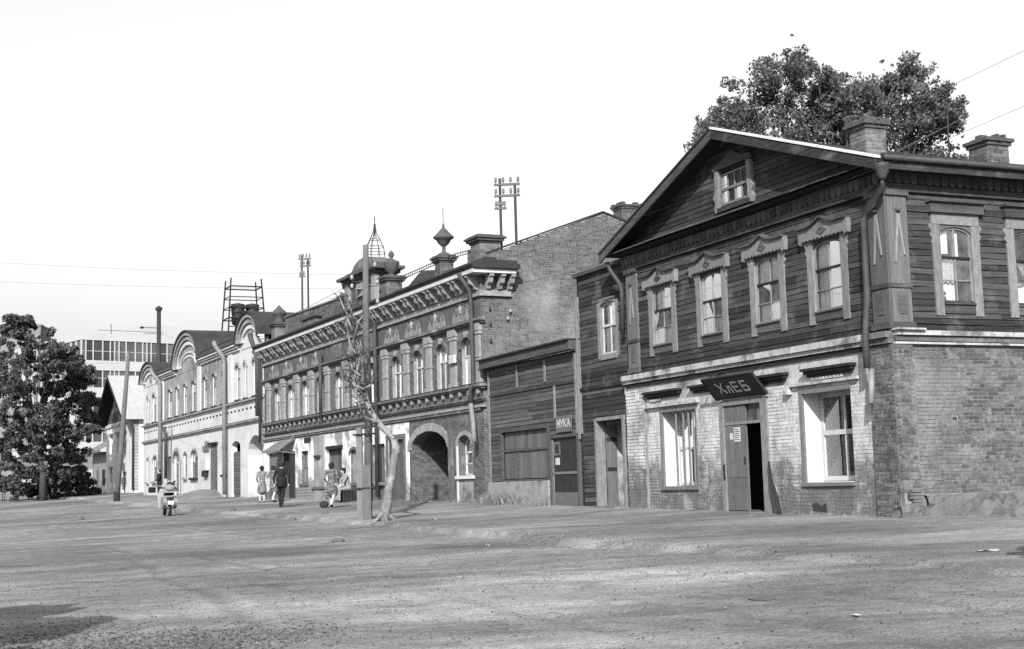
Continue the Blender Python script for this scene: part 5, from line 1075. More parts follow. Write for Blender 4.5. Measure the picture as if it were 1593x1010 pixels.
o5 = Vector((-56.54, 180, 0)); A5 = R(40)
H5 = thing('modern_block', 'modern white office block with long glazed bands rising behind the old houses', 'building', o5, A5)
LX, LY, TOP = 46.0, 24.0, 23.0; PIT = 3.57
MB().box(.3, LX, .3, LY, 1.0, TOP - .3).build('core', 'panel_grey', H5)
for fl in range(6):
    zt = TOP - fl * PIT; hgt = .9 if fl == 0 else 1.3
    mb = MB(); mb.box(-.02, LX, -.02, .3, zt - hgt, zt); mb.box(-.02, .29, .301, LY, zt - hgt, zt); mb.build('spandrel_band', 'panel_white', H5)
    z1, z0 = zt - hgt, zt - PIT
    if fl > 3: continue
    x = .1
    for k in range(34 if fl < 2 else 20):
        w = (.62, 1.0, 1.32, 1.05, .6)[k % 5]; me_n = 'window'
        o = MB().add([(x + .06, .16, z0), (x + w - .06, .16, z0), (x + w - .06, .16, z1), (x + .06, .16, z1)], [(0, 1, 2, 3)]).build('window', 'band_glass', H5, fix=False)
        m_ = MB(); m_.box(x - .06, x + .06, .02, .2, z0, z1); m_.box(x + .06, x + w - .06, .1, .155, z0 + 1.2, z0 + 1.27); m_.build('mullion', 'panel_white', o)
        x += w
    for k in range(11):
        y = .1 + k * 1.7; o = MB().add([(.16, y + .1, z0), (.16, y + 1.6, z0), (.16, y + 1.6, z1), (.16, y + .1, z1)], [(0, 1, 2, 3)]).build('window', 'band_glass', H5, fix=False)
        MB().box(.02, .2, y - .1, y + .1, z0, z1).build('mullion', 'panel_white', o)
MB().box(9.5, 14.3, 1.2, 8, TOP - .2, TOP + 1.7).build('penthouse', 'panel_white', H5)
mb = MB(); mb.tube([(4.8, 1.5, TOP), (4.8, 1.5, TOP + 1.6)], .05, 5); mb.tube([(2.8, 1, TOP + .6), (12, 1, TOP + .7)], .03, 4); mb.build('roof_mast', 'iron', H5)
o6 = Vector((-75.5, 205, 0)); H6 = thing('grey_tower_block', 'plain grey windowless tower rising behind the modern office block', 'building', o6, R(8))
MB().box(-6, 4.9, 0, 8, 1, 27.2).build('shaft', 'panel_grey', H6); MB().box(-6.1, 5, -.1, 8.1, 27.2, 27.5).build('parapet', 'panel_grey', H6)
# ------------------------------------------------------------------ poles, rack masts, siren tower, stack, wires
def at_depth(px, py, d):
    """point on the camera's ground bearing at a given distance (used only to note measured positions)"""
    r = fw + rx * ((px - 796.5) / 2150) - upv * ((py - 505) / 2150); return Vector((0, 0, 1.6)) + r * (d / r.y)
def gnd(x, y, dz=0.): return Vector((x, y, ground_z(x, y) + dz))
b = gnd(-4.21, 38.86)
PC = thing('utility_pole', 'weathered utility pole strapped to a concrete stub in front of the ornate house', 'pole', b, 0)
MB().tube([(.07, .02, .5), (.1, .03, 3), (.07, .03, 5.5), (.1, .04, 7.75)], [.12, .11, .095, .08], 12).build('timber_pole', 'pole', PC, smooth=True)
mb = MB(); mb.box(-.24, -.08, -.1, .08, -.2, 2.55); mb.build('concrete_stub', 'concrete', PC)
mb = MB(); mb.box(-.08, .16, -.16, .13, -.2, 1.5); mb.build('second_stub', 'pole', PC)
for z in (.85, 2.35): 
    m_ = MB(); m_.tube([(-.31, -.16, z), (.27, -.17, z + .03), (.27, .2, z + .03), (-.31, .17, z), (-.31, -.16, z)], .022, 6); m_.build('strap', 'iron', PC)
for dx, z in ((-.3, 6.75), (.42, 6.6), (-.3, 6.5), (.42, 6.05), (.36, 7.1)):
    m_ = MB(); m_.tube([(.1, 0, z - .05), (dx, -.02, z - .05), (dx, -.02, z)], .012, 5); h_ = m_.build('hook', 'iron', PC); MB().lathe([(.03, 0), (.055, .02), (.05, .09), (.03, .14)], (dx, -.02, z), 9).build('insulator', 'white_enamel', h_, smooth=True)
b = gnd(-23.1, 80.28)
PL = thing('leaning_pole', 'tall grey pole leaning right in front of the gabled white house', 'pole', b, 0)
MB().tube([(0, 0, -.2), (.25, 0, 3), (.48, .02, 6), (.68, .02, 8.7)], [.17, .15, .13, .1], 10).build('shaft', 'pole', PL, smooth=True)
MB().lathe([(.2, -.1), (.19, .5), (.17, .52)], (.03, 0, 0), 10).build('collar', 'dark_wood', PL)
# masts of wire racks on the roofs
def rack(name, label, loc, rot, h, gap, rows, lean=0.):
    t = thing(name, label, 'wire rack', loc, rot, None)
    for s in (-1, 1): MB().tube([(s * gap / 2, 0, -.8), (s * gap / 2 + lean, 0, h - (.0 if s < 0 else .25))], .045, 6).build('mast', 'iron' if h < 4 else 'pole', t)
    for z, a, b_ in rows:
        c = MB(); c.box(a, b_, -.05, .03, z, z + .07); c.build('crossarm', 'pole', t)
        for x in np.linspace(a + .06, b_ - .06, 4): MB().lathe([(.02, 0), (.02, .05), (.05, .07), (.04, .2), (.02, .22)], (x, -.01, z + .07), 6).build('insulator', 'concrete', t)
    return t
pr = W2(-.2, 1.15, 9.4); rack('roof_wire_rack', 'two-mast wire rack with three crossarms on the brick gable roof', pr, A2 + R(58), 2.35, .5, ((2.1, -.45, .42), (1.72, -.45, .42), (1.3, -.45, -.05)))
p_ = at_depth(475, 471, 66); rack('far_wire_rack', 'thin twin wire rack above the far end of the ornate house parapet', p_, R(-10), 2.35, .3, ((2.1, -.32, .3), (1.75, -.25, .3), (1.25, -.3, .0)))
ST = thing('siren_tower', 'open timber lattice tower with sirens above the white house roof', 'tower', at_depth(379, 520, 84), R(25))
hh = 3.1; bw, tw = 1.15, .95
def cr(sx, sy, z): f = z / hh; w = bw + (tw - bw) * f; return (sx * w, sy * w * .75, z)
for sx in (-1, 1):
    for sy in (-1, 1): MB().tube([cr(sx, sy, -2.5), cr(sx, sy, hh + .25)], .05, 5).build('post', 'dark_wood', ST)
for z in (-.1, .35, .9, 1.55, 2.2, 2.85):
    for (a, b_) in (((-1, -1), (1, -1)), ((1, -1), (1, 1)), ((1, 1), (-1, 1)), ((-1, 1), (-1, -1))):
        if (z in (.35,) and a[1] > 0): continue
        MB().tube([cr(*a, z), cr(*b_, z)], .045 if z in (.9, 2.85) else .032, 5).build('rail', 'dark_wood', ST)
MB().tube([cr(-1, -1, .9), cr(1, 1, .9)], .05, 5).build('brace', 'dark_wood', ST)
for x, sc in ((-.35, 1.), (.55, .72)):
    MB().lathe([(.1, -.5), (.36, -.35), (.42, -.1), (.36, .15), (.4, .3), (.42, .75), (.38, .8), (.45, .86), (.1, .95)], (x, 0, .95), 12).build('siren', 'iron', ST, smooth=True)
MB().box(-.85, .85, -.5, .5, 1.62, 1.7).build('platform', 'dark_wood', ST)
SK = thing('smoke_stack', 'slim dark metal smoke stack standing behind the white plaster house', 'chimney', at_depth(247, 570, 112), 0)
MB().tube([(0, 0, -7), (0, 0, 4.6)], .17, 10).build('stack', 'iron', SK, smooth=True); MB().lathe([(.22, 4.55), (.3, 4.7), (.28, 4.8), (.05, 4.95)], (0, 0, 0), 10).build('cowl', 'iron', SK)
MB().tube([(-.15, 0, 3.15), (-1.3, -.1, 3.2)], .03, 5).build('arm', 'iron', SK); MB().lathe([(.06, 0), (.16, .06), (.2, .12), (.06, .2)], (-1.35, -.1, 3.1), 8).build('lamp', 'iron', SK)
def wire(pts, r, label):
    a, b_, sag = Vector(pts[0]), Vector(pts[1]), pts[2]
    mb = MB().tube([a.lerp(b_, t) - Vector((0, 0, sag * 4 * t * (1 - t))) for t in np.linspace(0, 1, 25)], r, 4)
    o = mb.build('overhead_wire', 'iron', None); tag(o, label, 'wire', 'overhead wires'); return o
pt = Vector((-4.1, 38.9, ground_z(-4.2, 38.9)))
wire((pt + Vector((.45, 0, 6.75)), (9.2, 12.5, 7.6), .9), .004, 'upper overhead wire crossing the corner house gable from the strapped pole')
wire((pt + Vector((.42, 0, 6.2)), (9.4, 12.5, 7.0), 1.0), .004, 'lower overhead wire crossing the corner house gable from the strapped pole')
wire((pt + Vector((-.3, 0, 6.7)), Vector((-22.45, 80.3, ground_z(-23, 80) + 8.2)), .7), .008, 'overhead wire from the strapped pole back to the leaning pole')
wire((Vector((-22.45, 80.3, ground_z(-23, 80) + 8.3)), Vector((-60, 78, 11.0)), .5), .01, 'overhead wire running left over the dark trees')
wire((pt + Vector((-.3, 0, 6.9)), Vector((-40, 60, 14.3)), .5), .003, 'faint high overhead wire running left across the empty sky')
wire((pt + Vector((-.3, 0, 6.5)), Vector((-40, 62, 13.2)), .4), .003, 'second faint overhead wire running left just below the high one')
wire((Vector((-22.45, 80.3, ground_z(-23, 80) + 8.0)), Vector((-60, 90, 12.6)), .5), .006, 'thin overhead wire running left above the modern block')

# ------------------------------------------------------------------ trees
def leaves(name, mat, parent, clumps, n, size, seed, squash=.8, flat=False):
    r = np.random.default_rng(seed); C_ = np.array([c[:3] for c in clumps]); S = np.array([c[3] for c in clumps])
    wgt = S ** 2; idx = r.choice(len(C_), n, p=wgt / wgt.sum())
    d = r.normal(size=(n, 3)); d /= np.linalg.norm(d, axis=1)[:, None]; rad = S[idx] * r.random(n) ** .45
    P = C_[idx] + d * rad[:, None] * np.array([1, 1, squash])
    u = r.normal(size=(n, 3)); u /= np.linalg.norm(u, axis=1)[:, None]; w = np.cross(u, r.normal(size=(n, 3))); w /= np.linalg.norm(w, axis=1)[:, None]
    s = size * r.uniform(.4, 1.45, n)[:, None]
    V = np.stack([P - u * s, P + w * s * .55, P + u * s, P - w * s * .55], 1).reshape(-1, 3).astype(np.float32)
    me = bpy.data.meshes.new(name); me.vertices.add(4 * n); me.vertices.foreach_set('co', V.ravel()); me.loops.add(4 * n); me.loops.foreach_set('vertex_index', np.arange(4 * n, dtype=np.int32))
    me.polygons.add(n); me.polygons.foreach_set('loop_start', np.arange(0, 4 * n, 4, dtype=np.int32)); me.update(calc_edges=True)
    return link(name, me, mat, parent)
def crown_clumps(c, rad, n, seed, size=(.5, 1.1)):
    r = np.random.default_rng(seed); out = []
    for k in range(n):
        d = r.normal(size=3); d /= np.linalg.norm(d); f = r.random() ** .4
        out.append((c[0] + d[0] * rad[0] * f, c[1] + d[1] * rad[1] * f, c[2] + d[2] * rad[2] * f, r.uniform(*size)))
    return out
def limbs(mb, base, top, targets, r0, seed):
    r = random.Random(seed); base = Vector(base); top = Vector(top)
    n = 7; pts = [base.lerp(top, i / n) + Vector((r.uniform(-.1, .1), r.uniform(-.1, .1), 0)) * (i > 0) for i in range(n + 1)]
    mb.tube(pts, [r0 * (1 - .75 * i / n) for i in range(n + 1)], 8)
    for t in targets:
        k = r.randint(2, n - 1); s = pts[k]; t = Vector(t); m = s.lerp(t, .5) + Vector((r.uniform(-.3, .3), r.uniform(-.3, .3), r.uniform(0, .4)))
        mb.tube([s, m, t], [r0 * .38 * (1 - .5 * k / n), r0 * .2, r0 * .06], 5)
# poplar behind the corner house
T1 = thing('poplar_tree', 'broad leafy poplar rising behind the corner house roof', 'tree', (0, 0, 0), 0)
dT = 43.0
lobes = [((1318, 150), 40, 36), ((1345, 165), 40, 45), ((1275, 165), 36, 45), ((1098, 222), 26, 28), ((1120, 190), 26, 40), ((1478, 172), 18, 22), ((1300, 150), 34, 34), ((1335, 140), 26, 30), ((1280, 135), 22, 26), ((1385, 130), 24, 40), ((1410, 190), 60, 50), ((1455, 150), 20, 30), ((1140, 165), 32, 55), ((1100, 205), 22, 30), ((1165, 180), 40, 60), ((1222, 180), 40, 60), ((1285, 170), 35, 45), ((1350, 185), 45, 50), ((1243, 100), 24, 34), ((1195, 110), 20, 30), ((1420, 110), 26, 28), ((1470, 180), 22, 22), ((1140, 195), 45, 55), ((1195, 150), 45, 70), ((1243, 130), 42, 72), ((1180, 215), 60, 45), ((1250, 210), 55, 55), ((1320, 170), 42, 50), ((1310, 220), 60, 50), ((1395, 165), 52, 70), ((1425, 150), 40, 60), ((1400, 225), 60, 60), ((1450, 200), 40, 40), ((1110, 240), 30, 30), ((1300, 290), 120, 60), ((1200, 300), 100, 60), ((1440, 270), 40, 45), ((1500, 262), 26, 22), ((1475, 250), 24, 26), ((1520, 250), 14, 14)]
cl_ = []
for i, ((px, py), ra, rb) in enumerate(lobes):
    p = at_depth(px, py + 6, dT + random.uniform(-1.6, 1.6)); k = dT / 2150
    cl_ += crown_clumps(p, (ra * k, 1.5, rb * k), 24, 100 + i, (.1, .34)); cl_.append((p.x, p.y, p.z, .5)); cl_ += crown_clumps(p, (ra * k * 1.3, 1.5, rb * k * 1.25), 14, 900 + i, (.05, .15))
tb = at_depth(1290, 400, dT); lm = MB(); limbs(lm, (tb.x, tb.y, .9), (tb.x + .2, tb.y, 11.6), [c[:3] for c in cl_[26::36]], .3, 3); lm.build('trunk', 'bark', T1, smooth=True)
leaves('crown', 'leaf', T1, cl_, 68000, .06, 5)
# dark trees on the left
def dark_tree(name, label, depth, lobes, nl, size, seed, trunk, mat='leaf_dark', grp=None):
    T = thing(name, label, 'tree', (0, 0, 0), 0, grp); k = depth / 2150; cl = []
    for i, ((px, py), ra, rb) in enumerate(lobes):
        p = at_depth(px, py, depth + random.uniform(-2, 2)); cl += crown_clumps(p, (ra * k * .92, 2.0, rb * k * 1.0), 18, seed + i, (.12, .5)); cl += crown_clumps(p, (ra * k * 1.12, 2.2, rb * k * 1.22), 8, seed + 50 + i, (.08, .2))
    lm = MB(); pts = [at_depth(px, py, depth) for px, py in trunk]; pts[0].z = ground_z(pts[0].x, pts[0].y) - .2
    n = len(pts); lm.tube(pts, [.26 - .17 * i / (n - 1) for i in range(n)], 8)
    for c in cl[::16]:
        s = pts[random.randint(1, n - 1)]; t = Vector(c[:3]); lm.tube([s, s.lerp(t, .5) + Vector((0, 0, .3)), t], [.035, .025, .01], 4)
    lm.build('trunk', 'bark', T, smooth=True); leaves('crown', mat, T, cl, nl, size, seed)
    return T
dark_tree('maple_tree', 'tall dark leafy tree at the left edge with a sprig above its top', 100, [((-10, 600), 40, 60), ((-15, 680), 40, 60), ((30, 590), 50, 60), ((45, 640), 50, 50), ((20, 725), 40, 36), ((75, 715), 45, 40), ((40, 570), 45, 45), ((25, 620), 40, 50), ((60, 540), 30, 35), ((85, 555), 22, 25), ((32, 520), 14, 14), ((24, 498), 5, 8), ((44, 503), 8, 6), ((20, 515), 10, 6), ((98, 545), 18, 8), ((105, 570), 20, 8), ((70, 610), 40, 50), ((20, 680), 30, 40), ((60, 670), 45, 45), ((5, 560), 20, 50)], 46000, .12, 300, [(66, 772), (67, 735), (58, 705), (50, 660), (45, 610), (38, 560)])
dark_tree('spreading_tree', 'dark spreading tree with drooping branches left of the gabled white house', 104, [((87, 728), 36, 34), ((112, 728), 20, 28), ((102, 625), 40, 45), ((102, 590), 32, 30), ((117, 630), 28, 32), ((97, 660), 38, 40), ((127, 590), 14, 12), ((82, 625), 30, 35), ((112, 690), 26, 28), ((72, 690), 30, 35), ((137, 622), 12, 10), ((127, 575), 10, 8), ((145, 668), 8, 5), ((137, 650), 10, 8), ((117, 560), 8, 10)], 32000, .12, 400, [(70, 772), (68, 745), (60, 715), (75, 680), (100, 640), (120, 600)])
bs = thing('bushes', 'low dark bushes massed along the ground under the left trees', 'bush', (0, 0, 0), 0)
cb = []
for i, (px, py, ra, rb) in enumerate(((30, 740, 35, 28), (75, 742, 30, 28), (110, 738, 28, 32), (135, 752, 16, 18), (0, 735, 30, 35), (50, 728, 30, 30), (95, 728, 26, 34), (130, 735, 14, 26))):
    p = at_depth(px, py + 17, 108); cb += crown_clumps(p, (ra * .05, 1.2, rb * .05), 16, 700 + i, (.15, .5))
leaves('foliage', 'leaf_dark', bs, cb, 22000, .12, 77)
lm = MB()
for c in cb[::6]: lm.tube([(c[0], c[1], ground_z(c[0], c[1]) - .1), (c[0] + .1, c[1], c[2])], [.05, .02], 4)
lm.build('stems', 'bark', bs)
# pale half-dead tree by the pole
DT = thing('dead_tree', 'pale crooked half-dead tree leaning over the pole in front of the ornate house', 'tree', (0, 0, 0), 0)
d0 = 37.4
def tp(px, py, dd=0.): return at_depth(px, py, d0 + dd)
tr = MB(); pth = [(598, 812), (604, 770), (611, 728), (616, 700), (613, 684), (602, 672), (588, 657), (575, 636), (566, 606), (558, 570), (551, 528), (546, 480), (545, 470)]
rad = [.15, .125, .11, .105, .095, .08, .09, .08, .07, .055, .04, .025, .01]
pp = [tp(x, y, .02 * i) for i, (x, y) in enumerate(pth)]; 
def rough_tube(pts_, rs_, n=14, sub_=6, amp=.1):
    P2, R2 = [], []
    for i in range(len(pts_) - 1):
        for q in range(sub_):
            f = q / sub_; p0, p1, p2, p3 = pts_[max(i - 1, 0)], pts_[i], pts_[i + 1], pts_[min(i + 2, len(pts_) - 1)]
            P2.append(.5 * ((2 * p1) + (p2 - p0) * f + (2 * p0 - 5 * p1 + 4 * p2 - p3) * f * f + (3 * p1 - p0 - 3 * p2 + p3) * f ** 3)); R2.append(rs_[i] + (rs_[i + 1] - rs_[i]) * f)
    P2.append(pts_[-1]); R2.append(rs_[-1]); mb = MB().tube(P2, R2, n)
    for j in range(len(P2)):
        for q in range(n):
            v = Vector(mb.v[j * n + q]); d = v - P2[j]; w = 1 + amp * mn.noise(v * 5) * 1.6 + amp * mn.noise(v * 14); mb.v[j * n + q] = tuple(P2[j] + d * w)
    return mb
rough_tube(pp[:5], rad[:5]).build('lower_trunk', 'trunk_grey', DT, smooth=True); rough_tube(pp[4:], rad[4:]).build('trunk', 'trunk_pale', DT, smooth=True)
for a_ in np.linspace(0, 6.28, 6)[:-1]:
    q0 = pp[0]; MB().tube([q0 + Vector((.08 * math.cos(a_), .08 * math.sin(a_), .22)), q0 + Vector((.24 * math.cos(a_), .24 * math.sin(a_), .06)), q0 + Vector((.42 * math.cos(a_), .42 * math.sin(a_), -.06))], [.07, .05, .02], 6).build('root', 'trunk_grey', DT, smooth=True)
brs = [[(588, 657), (570, 650), (561, 640), (553, 610)], [(566, 606), (552, 600), (540, 592), (533, 585)], [(558, 570), (563, 545), (560, 530)], [(555, 550), (545, 540), (538, 500)], [(566, 606), (575, 600), (583, 595)], [(551, 528), (558, 500), (566, 490)], [(546, 500), (535, 480), (528, 462)], [(548, 515), (540, 495), (537, 470)], [(560, 585), (548, 575), (543, 555)], [(575, 636), (568, 625), (562, 612)], [(557, 567), (553, 590), (552, 615)]]
for bq_ in brs:
    m_ = MB(); pb = [tp(x, y, random.uniform(-.15, .15) * i) for i, (x, y) in enumerate(bq_)]; n = len(pb); m_.tube(pb, [.045 - .033 * i / (n - 1) for i in range(n)], 6); m_.build('branch', 'trunk_pale', DT, smooth=True)
tw = MB(); rr = random.Random(9)
for k in range(300):
    bq_ = rr.choice(brs + [pth[6:], pth[7:]]); i = rr.randint(0, len(bq_) - 2); f = rr.random(); x = bq_[i][0] + (bq_[i + 1][0] - bq_[i][0]) * f; y = bq_[i][1] + (bq_[i + 1][1] - bq_[i][1]) * f
    p = tp(x, y, .05); q = p + Vector((rr.uniform(-.4, .3), rr.uniform(-.25, .25), rr.uniform(-.15, .5))); m_ = p.lerp(q, .5) + Vector((rr.uniform(-.06, .06), 0, rr.uniform(-.05, .05))); tw.tube([p, m_, q], [.009, .006, .003], 4)
    if k % 2: tw.tube([m_, m_ + Vector((rr.uniform(-.2, .2), rr.uniform(-.1, .1), rr.uniform(0, .25)))], [.005, .003], 4)
o = tw.build('twigs', 'bark', DT); o['kind'] = 'stuff'
cd = []
for k in range(26): x, y = rr.choice([(548, 600), (555, 620), (560, 590), (545, 560), (540, 500), (530, 470), (568, 610)]); p = tp(x + rr.uniform(-12, 12), y + rr.uniform(-14, 14), rr.uniform(-.3, .3)); cd.append((p.x, p.y, p.z, .14))
leaves('sparse_leaves', 'leaf_dark', DT, cd, 260, .04, 12)
# tree beside the camera, out of the picture, whose crown shades the near left ground
OT = thing('roadside_tree', 'leafy tree on the near left, outside the picture, shading the street', 'tree', (-7.2, 7.2, 0), 0)
cl5 = crown_clumps((.5, 1.0, 4.1), (1.3, 1.2, 1.0), 40, 55, (.3, .55)) + crown_clumps((.0, 3.0, 4.3), (.7, .9, .5), 14, 56, (.2, .4)) + crown_clumps((1.6, .2, 3.4), (.4, .5, .25), 8, 57, (.15, .3))
lm = MB(); limbs(lm, (0, 0, -.2), (.5, 1, 4.6), [c[:3] for c in cl5[::6]], .2, 8); lm.build('trunk', 'bark', OT, smooth=True); leaves('crown', 'leaf_dark', OT, cl5, 15000, .12, 58)

# ------------------------------------------------------------------ people
def capsule_mesh(caps, voxel):
    mb = MB()
    for a, b, ra, rb, mi in caps:
        a, b = Vector(a), Vector(b)
        if (b - a).length > 1e-4: mb.tube([a, b], [ra, rb], 10)
        mb.sphere(a, ra, 10, 7); mb.sphere(b, rb, 10, 7)
    me = mb.mesh('tmp'); o = bpy.data.objects.new('tmp', me); COL.objects.link(o)
    m = o.modifiers.new('r', 'REMESH'); m.mode = 'VOXEL'; m.voxel_size = voxel; m.use_smooth_shade = True
    s = o.modifiers.new('s', 'SMOOTH'); s.iterations = 3; s.factor = .5
    dg = bpy.context.evaluated_depsgraph_get(); out = bpy.data.meshes.new_from_object(o.evaluated_get(dg)); bpy.data.objects.remove(o); bpy.data.meshes.remove(me)
    n = len(out.polygons); c = np.empty(n * 3, np.float32); out.polygons.foreach_get('center', c); c = c.reshape(-1, 3)
    best = np.full(n, 1e9); idx = np.zeros(n, np.int32)
    for a, b, ra, rb, mi in caps:
        a, b = np.array(a), np.array(b); ab = b - a; L2 = max(ab @ ab, 1e-9); t = np.clip(((c - a) @ ab) / L2, 0, 1); d = np.linalg.norm(c - (a + t[:, None] * ab), axis=1) - (ra + (rb - ra) * t)
        m_ = d < best - .002; best[m_] = d[m_]; idx[m_] = mi
    return out, idx
def person(label, x, y, face, H, pose, mats, dress=None, voxel=.02, z=None):
    """pose: joint dictionary in units of height 1.7 m, figure facing -y; mats = [skin, top, bottom, shoe]"""
    k = H / 1.7; P = dict(pel=(0, 0, .92), chest=(0, 0, 1.28), neck=(0, .01, 1.45), head=(0, -.015, 1.575), shL=(.19, 0, 1.4), shR=(-.19, 0, 1.4), elL=(.25, .03, 1.12), elR=(-.25, .03, 1.12), haL=(.26, -.04, .87), haR=(-.26, -.04, .87),
                          hiL=(.09, 0, .9), hiR=(-.09, 0, .9), knL=(.1, -.02, .5), knR=(-.1, -.02, .5), anL=(.1, .02, .09), anR=(-.1, .02, .09)); P.update(pose)
    P = {a: Vector(b) * k for a, b in P.items()}
    c = []
    def cap(a, b, ra, rb, mi): c.append((tuple(P[a] if isinstance(a, str) else a), tuple(P[b] if isinstance(b, str) else b), ra * k, rb * k, mi))
    cap('pel', 'chest', .135, .15, 1); cap('chest', 'neck', .13, .065, 1); cap('shL', 'shR', .075, .075, 1); cap('neck', 'head', .052, .06, 0)
    hd = P['head']; up = (P['head'] - P['neck']).normalized()
    c.append((tuple(hd - up * .03 * k), tuple(hd + up * .035 * k), .078 * k, .088 * k, 0)); f = Vector((0, -1, 0))
    c.append((tuple(hd + f * .085 * k - up * .01 * k), tuple(hd + f * .1 * k - up * .025 * k), .014 * k, .016 * k, 0))
    for s in ('L', 'R'):
        sg = 1 if s == 'L' else -1
        cap('sh' + s, 'el' + s, .06, .047, 1); cap('el' + s, 'ha' + s, .045, .034, mats[4] if len(mats) > 4 else 1)
        ha = P['ha' + s]; dv = (P['ha' + s] - P['el' + s]).normalized(); c.append((tuple(ha), tuple(ha + dv * .07 * k), .034 * k, .036 * k, 0))
        for q in range(4): c.append((tuple(ha + dv * .07 * k + Vector((0, (q - 1.5) * .02, 0)) * k), tuple(ha + dv * (.15 - .012 * abs(q - 1)) * k + Vector((-sg * .015, (q - 1.5) * .022 - .01, 0)) * k), .012 * k, .01 * k, 0))
        c.append((tuple(ha + dv * .03 * k), tuple(ha + dv * .09 * k + Vector((0, -.045, 0)) * k), .014 * k, .011 * k, 0))
        c.append((tuple(hd + Vector((sg * .083, .005, 0)) * k), tuple(hd + Vector((sg * .083, .01, .03)) * k), .014 * k, .014 * k, 0))
        lm_ = 2 if dress is None else 0
        cap('hi' + s, 'kn' + s, .1, .068, lm_); cap('kn' + s, 'an' + s, .064, .045, lm_)
        an = P['an' + s]; c.append((tuple(an + Vector((0, .03, -.045)) * k), tuple(an + Vector((0, -.13, -.055)) * k), .042 * k, .035 * k, 3))
    if dress:
        wz, hz, rw, rh = dress; m_ = (P['knL'] + P['knR']) / 2; e = P['pel'].lerp(Vector((m_.x, m_.y, hz * k)), 1.); e.z = hz * k
        c.append((tuple(P['pel'] + Vector((0, 0, .06 * k))), tuple(P['pel'].lerp(e, .55)), rw * k, (rw + rh) / 2 * k * 1.08, 1)); c.append((tuple(P['pel'].lerp(e, .55)), tuple(e + Vector((0, 0, .12 * k))), (rw + rh) / 2 * k * 1.08, rh * k, 1))
    me, idx = capsule_mesh(c, voxel * k)
    for m_ in mats[:4]: me.materials.append(M[m_])
    me.polygons.foreach_set('material_index', idx); me.polygons.foreach_set('use_smooth', [True] * len(me.polygons))
    root = thing('person', label, 'person', (x, y, (ground_z(x, y) if z is None else z) - .0), face)
    o = bpy.data.objects.new('body', me); COL.objects.link(o); o.parent = root
    return root, P, k
def hair(root, P, k, mat='hair', style='short'):
    h = P['head']; mb = MB(); mb.sphere(h + Vector((0, .022, .035)) * k, (.098 * k, .1 * k, .095 * k), 14, 10)
    if style == 'bob': mb.sphere(h + Vector((0, .05, .0)) * k, (.1 * k, .08 * k, .1 * k), 12, 8)
    if style == 'puff': mb.sphere(h + Vector((0, .02, .07)) * k, (.115 * k, .115 * k, .1 * k), 14, 10); mb.sphere(h + Vector((0, .05, -.01)) * k, (.1 * k, .08 * k, .09 * k), 12, 8)
    o = mb.build('hair', mat, root, smooth=True)
    if style == 'cap': b_ = MB(); b_.lathe([(.1, 0), (.125, .05), (.12, .09), (.05, .11)], (h.x, h.y + .01 * k, h.z + .06 * k), 12); b_.build('flat_cap', 'cloth_d', root, smooth=True)
    return o
walkL = dict(knL=(.1, -.14, .52), anL=(.1, -.16, .1), knR=(-.1, .02, .5), anR=(-.1, .2, .13), elL=(.27, .1, 1.13), haL=(.27, .12, .9), elR=(-.27, -.06, 1.13), haR=(-.27, -.18, .92))
# man in the black suit walking away
r_, P_, k_ = person('man in a black suit walking away along the sidewalk', -8.95, 53.0, R(180), 1.7, dict(knL=(.09, -.1, .5), anL=(.07, -.06, .1), knR=(-.07, .05, .5), anR=(-.05, .18, .12), elL=(.29, .04, 1.14), haL=(.27, .02, .9), elR=(-.29, .04, 1.14), haR=(-.27, -.02, .9)), ['skin', 'suit', 'suit', 'shoe']); hair(r_, P_, k_, style='cap')
mb = MB(); mb.lathe([(.2, .78), (.215, .85), (.205, 1.0), (.21, 1.15)], (0, 0, 0), 14); mb.build('jacket_hem', 'suit', r_, smooth=True)
# two women in printed dresses beyond him
r_, P_, k_ = person('woman in a pale printed dress facing the shop door behind the suited man', -11.2, 61.2, R(200), 1.58, dict(haL=(.18, -.2, 1.0)), ['skin', 'print2', 'print2', 'shoe', 0], (1.0, .48, .17, .24)); hair(r_, P_, k_, style='puff')
r_, P_, k_ = person('woman in a printed dress half hidden behind the suited man', -10.55, 60.4, R(150), 1.6, walkL, ['skin', 'print', 'print', 'shoe', 0], (1.0, .48, .17, .23)); hair(r_, P_, k_, style='bob')
# woman in a printed dress walking past
r_, P_, k_ = person('woman in a dark printed dress walking past the seated woman', -6.55, 49.3, R(165), 1.58, dict(knL=(.1, -.16, .52), anL=(.1, -.14, .12), knR=(-.1, .03, .5), anR=(-.09, .26, .16), elR=(-.28, .06, 1.14), haR=(-.24, -.1, .96), elL=(.28, .06, 1.14), haL=(.25, -.12, 1.0)), ['skin', 'print', 'print', 'shoe', 1], (1.0, .5, .17, .22)); hair(r_, P_, k_, style='puff')
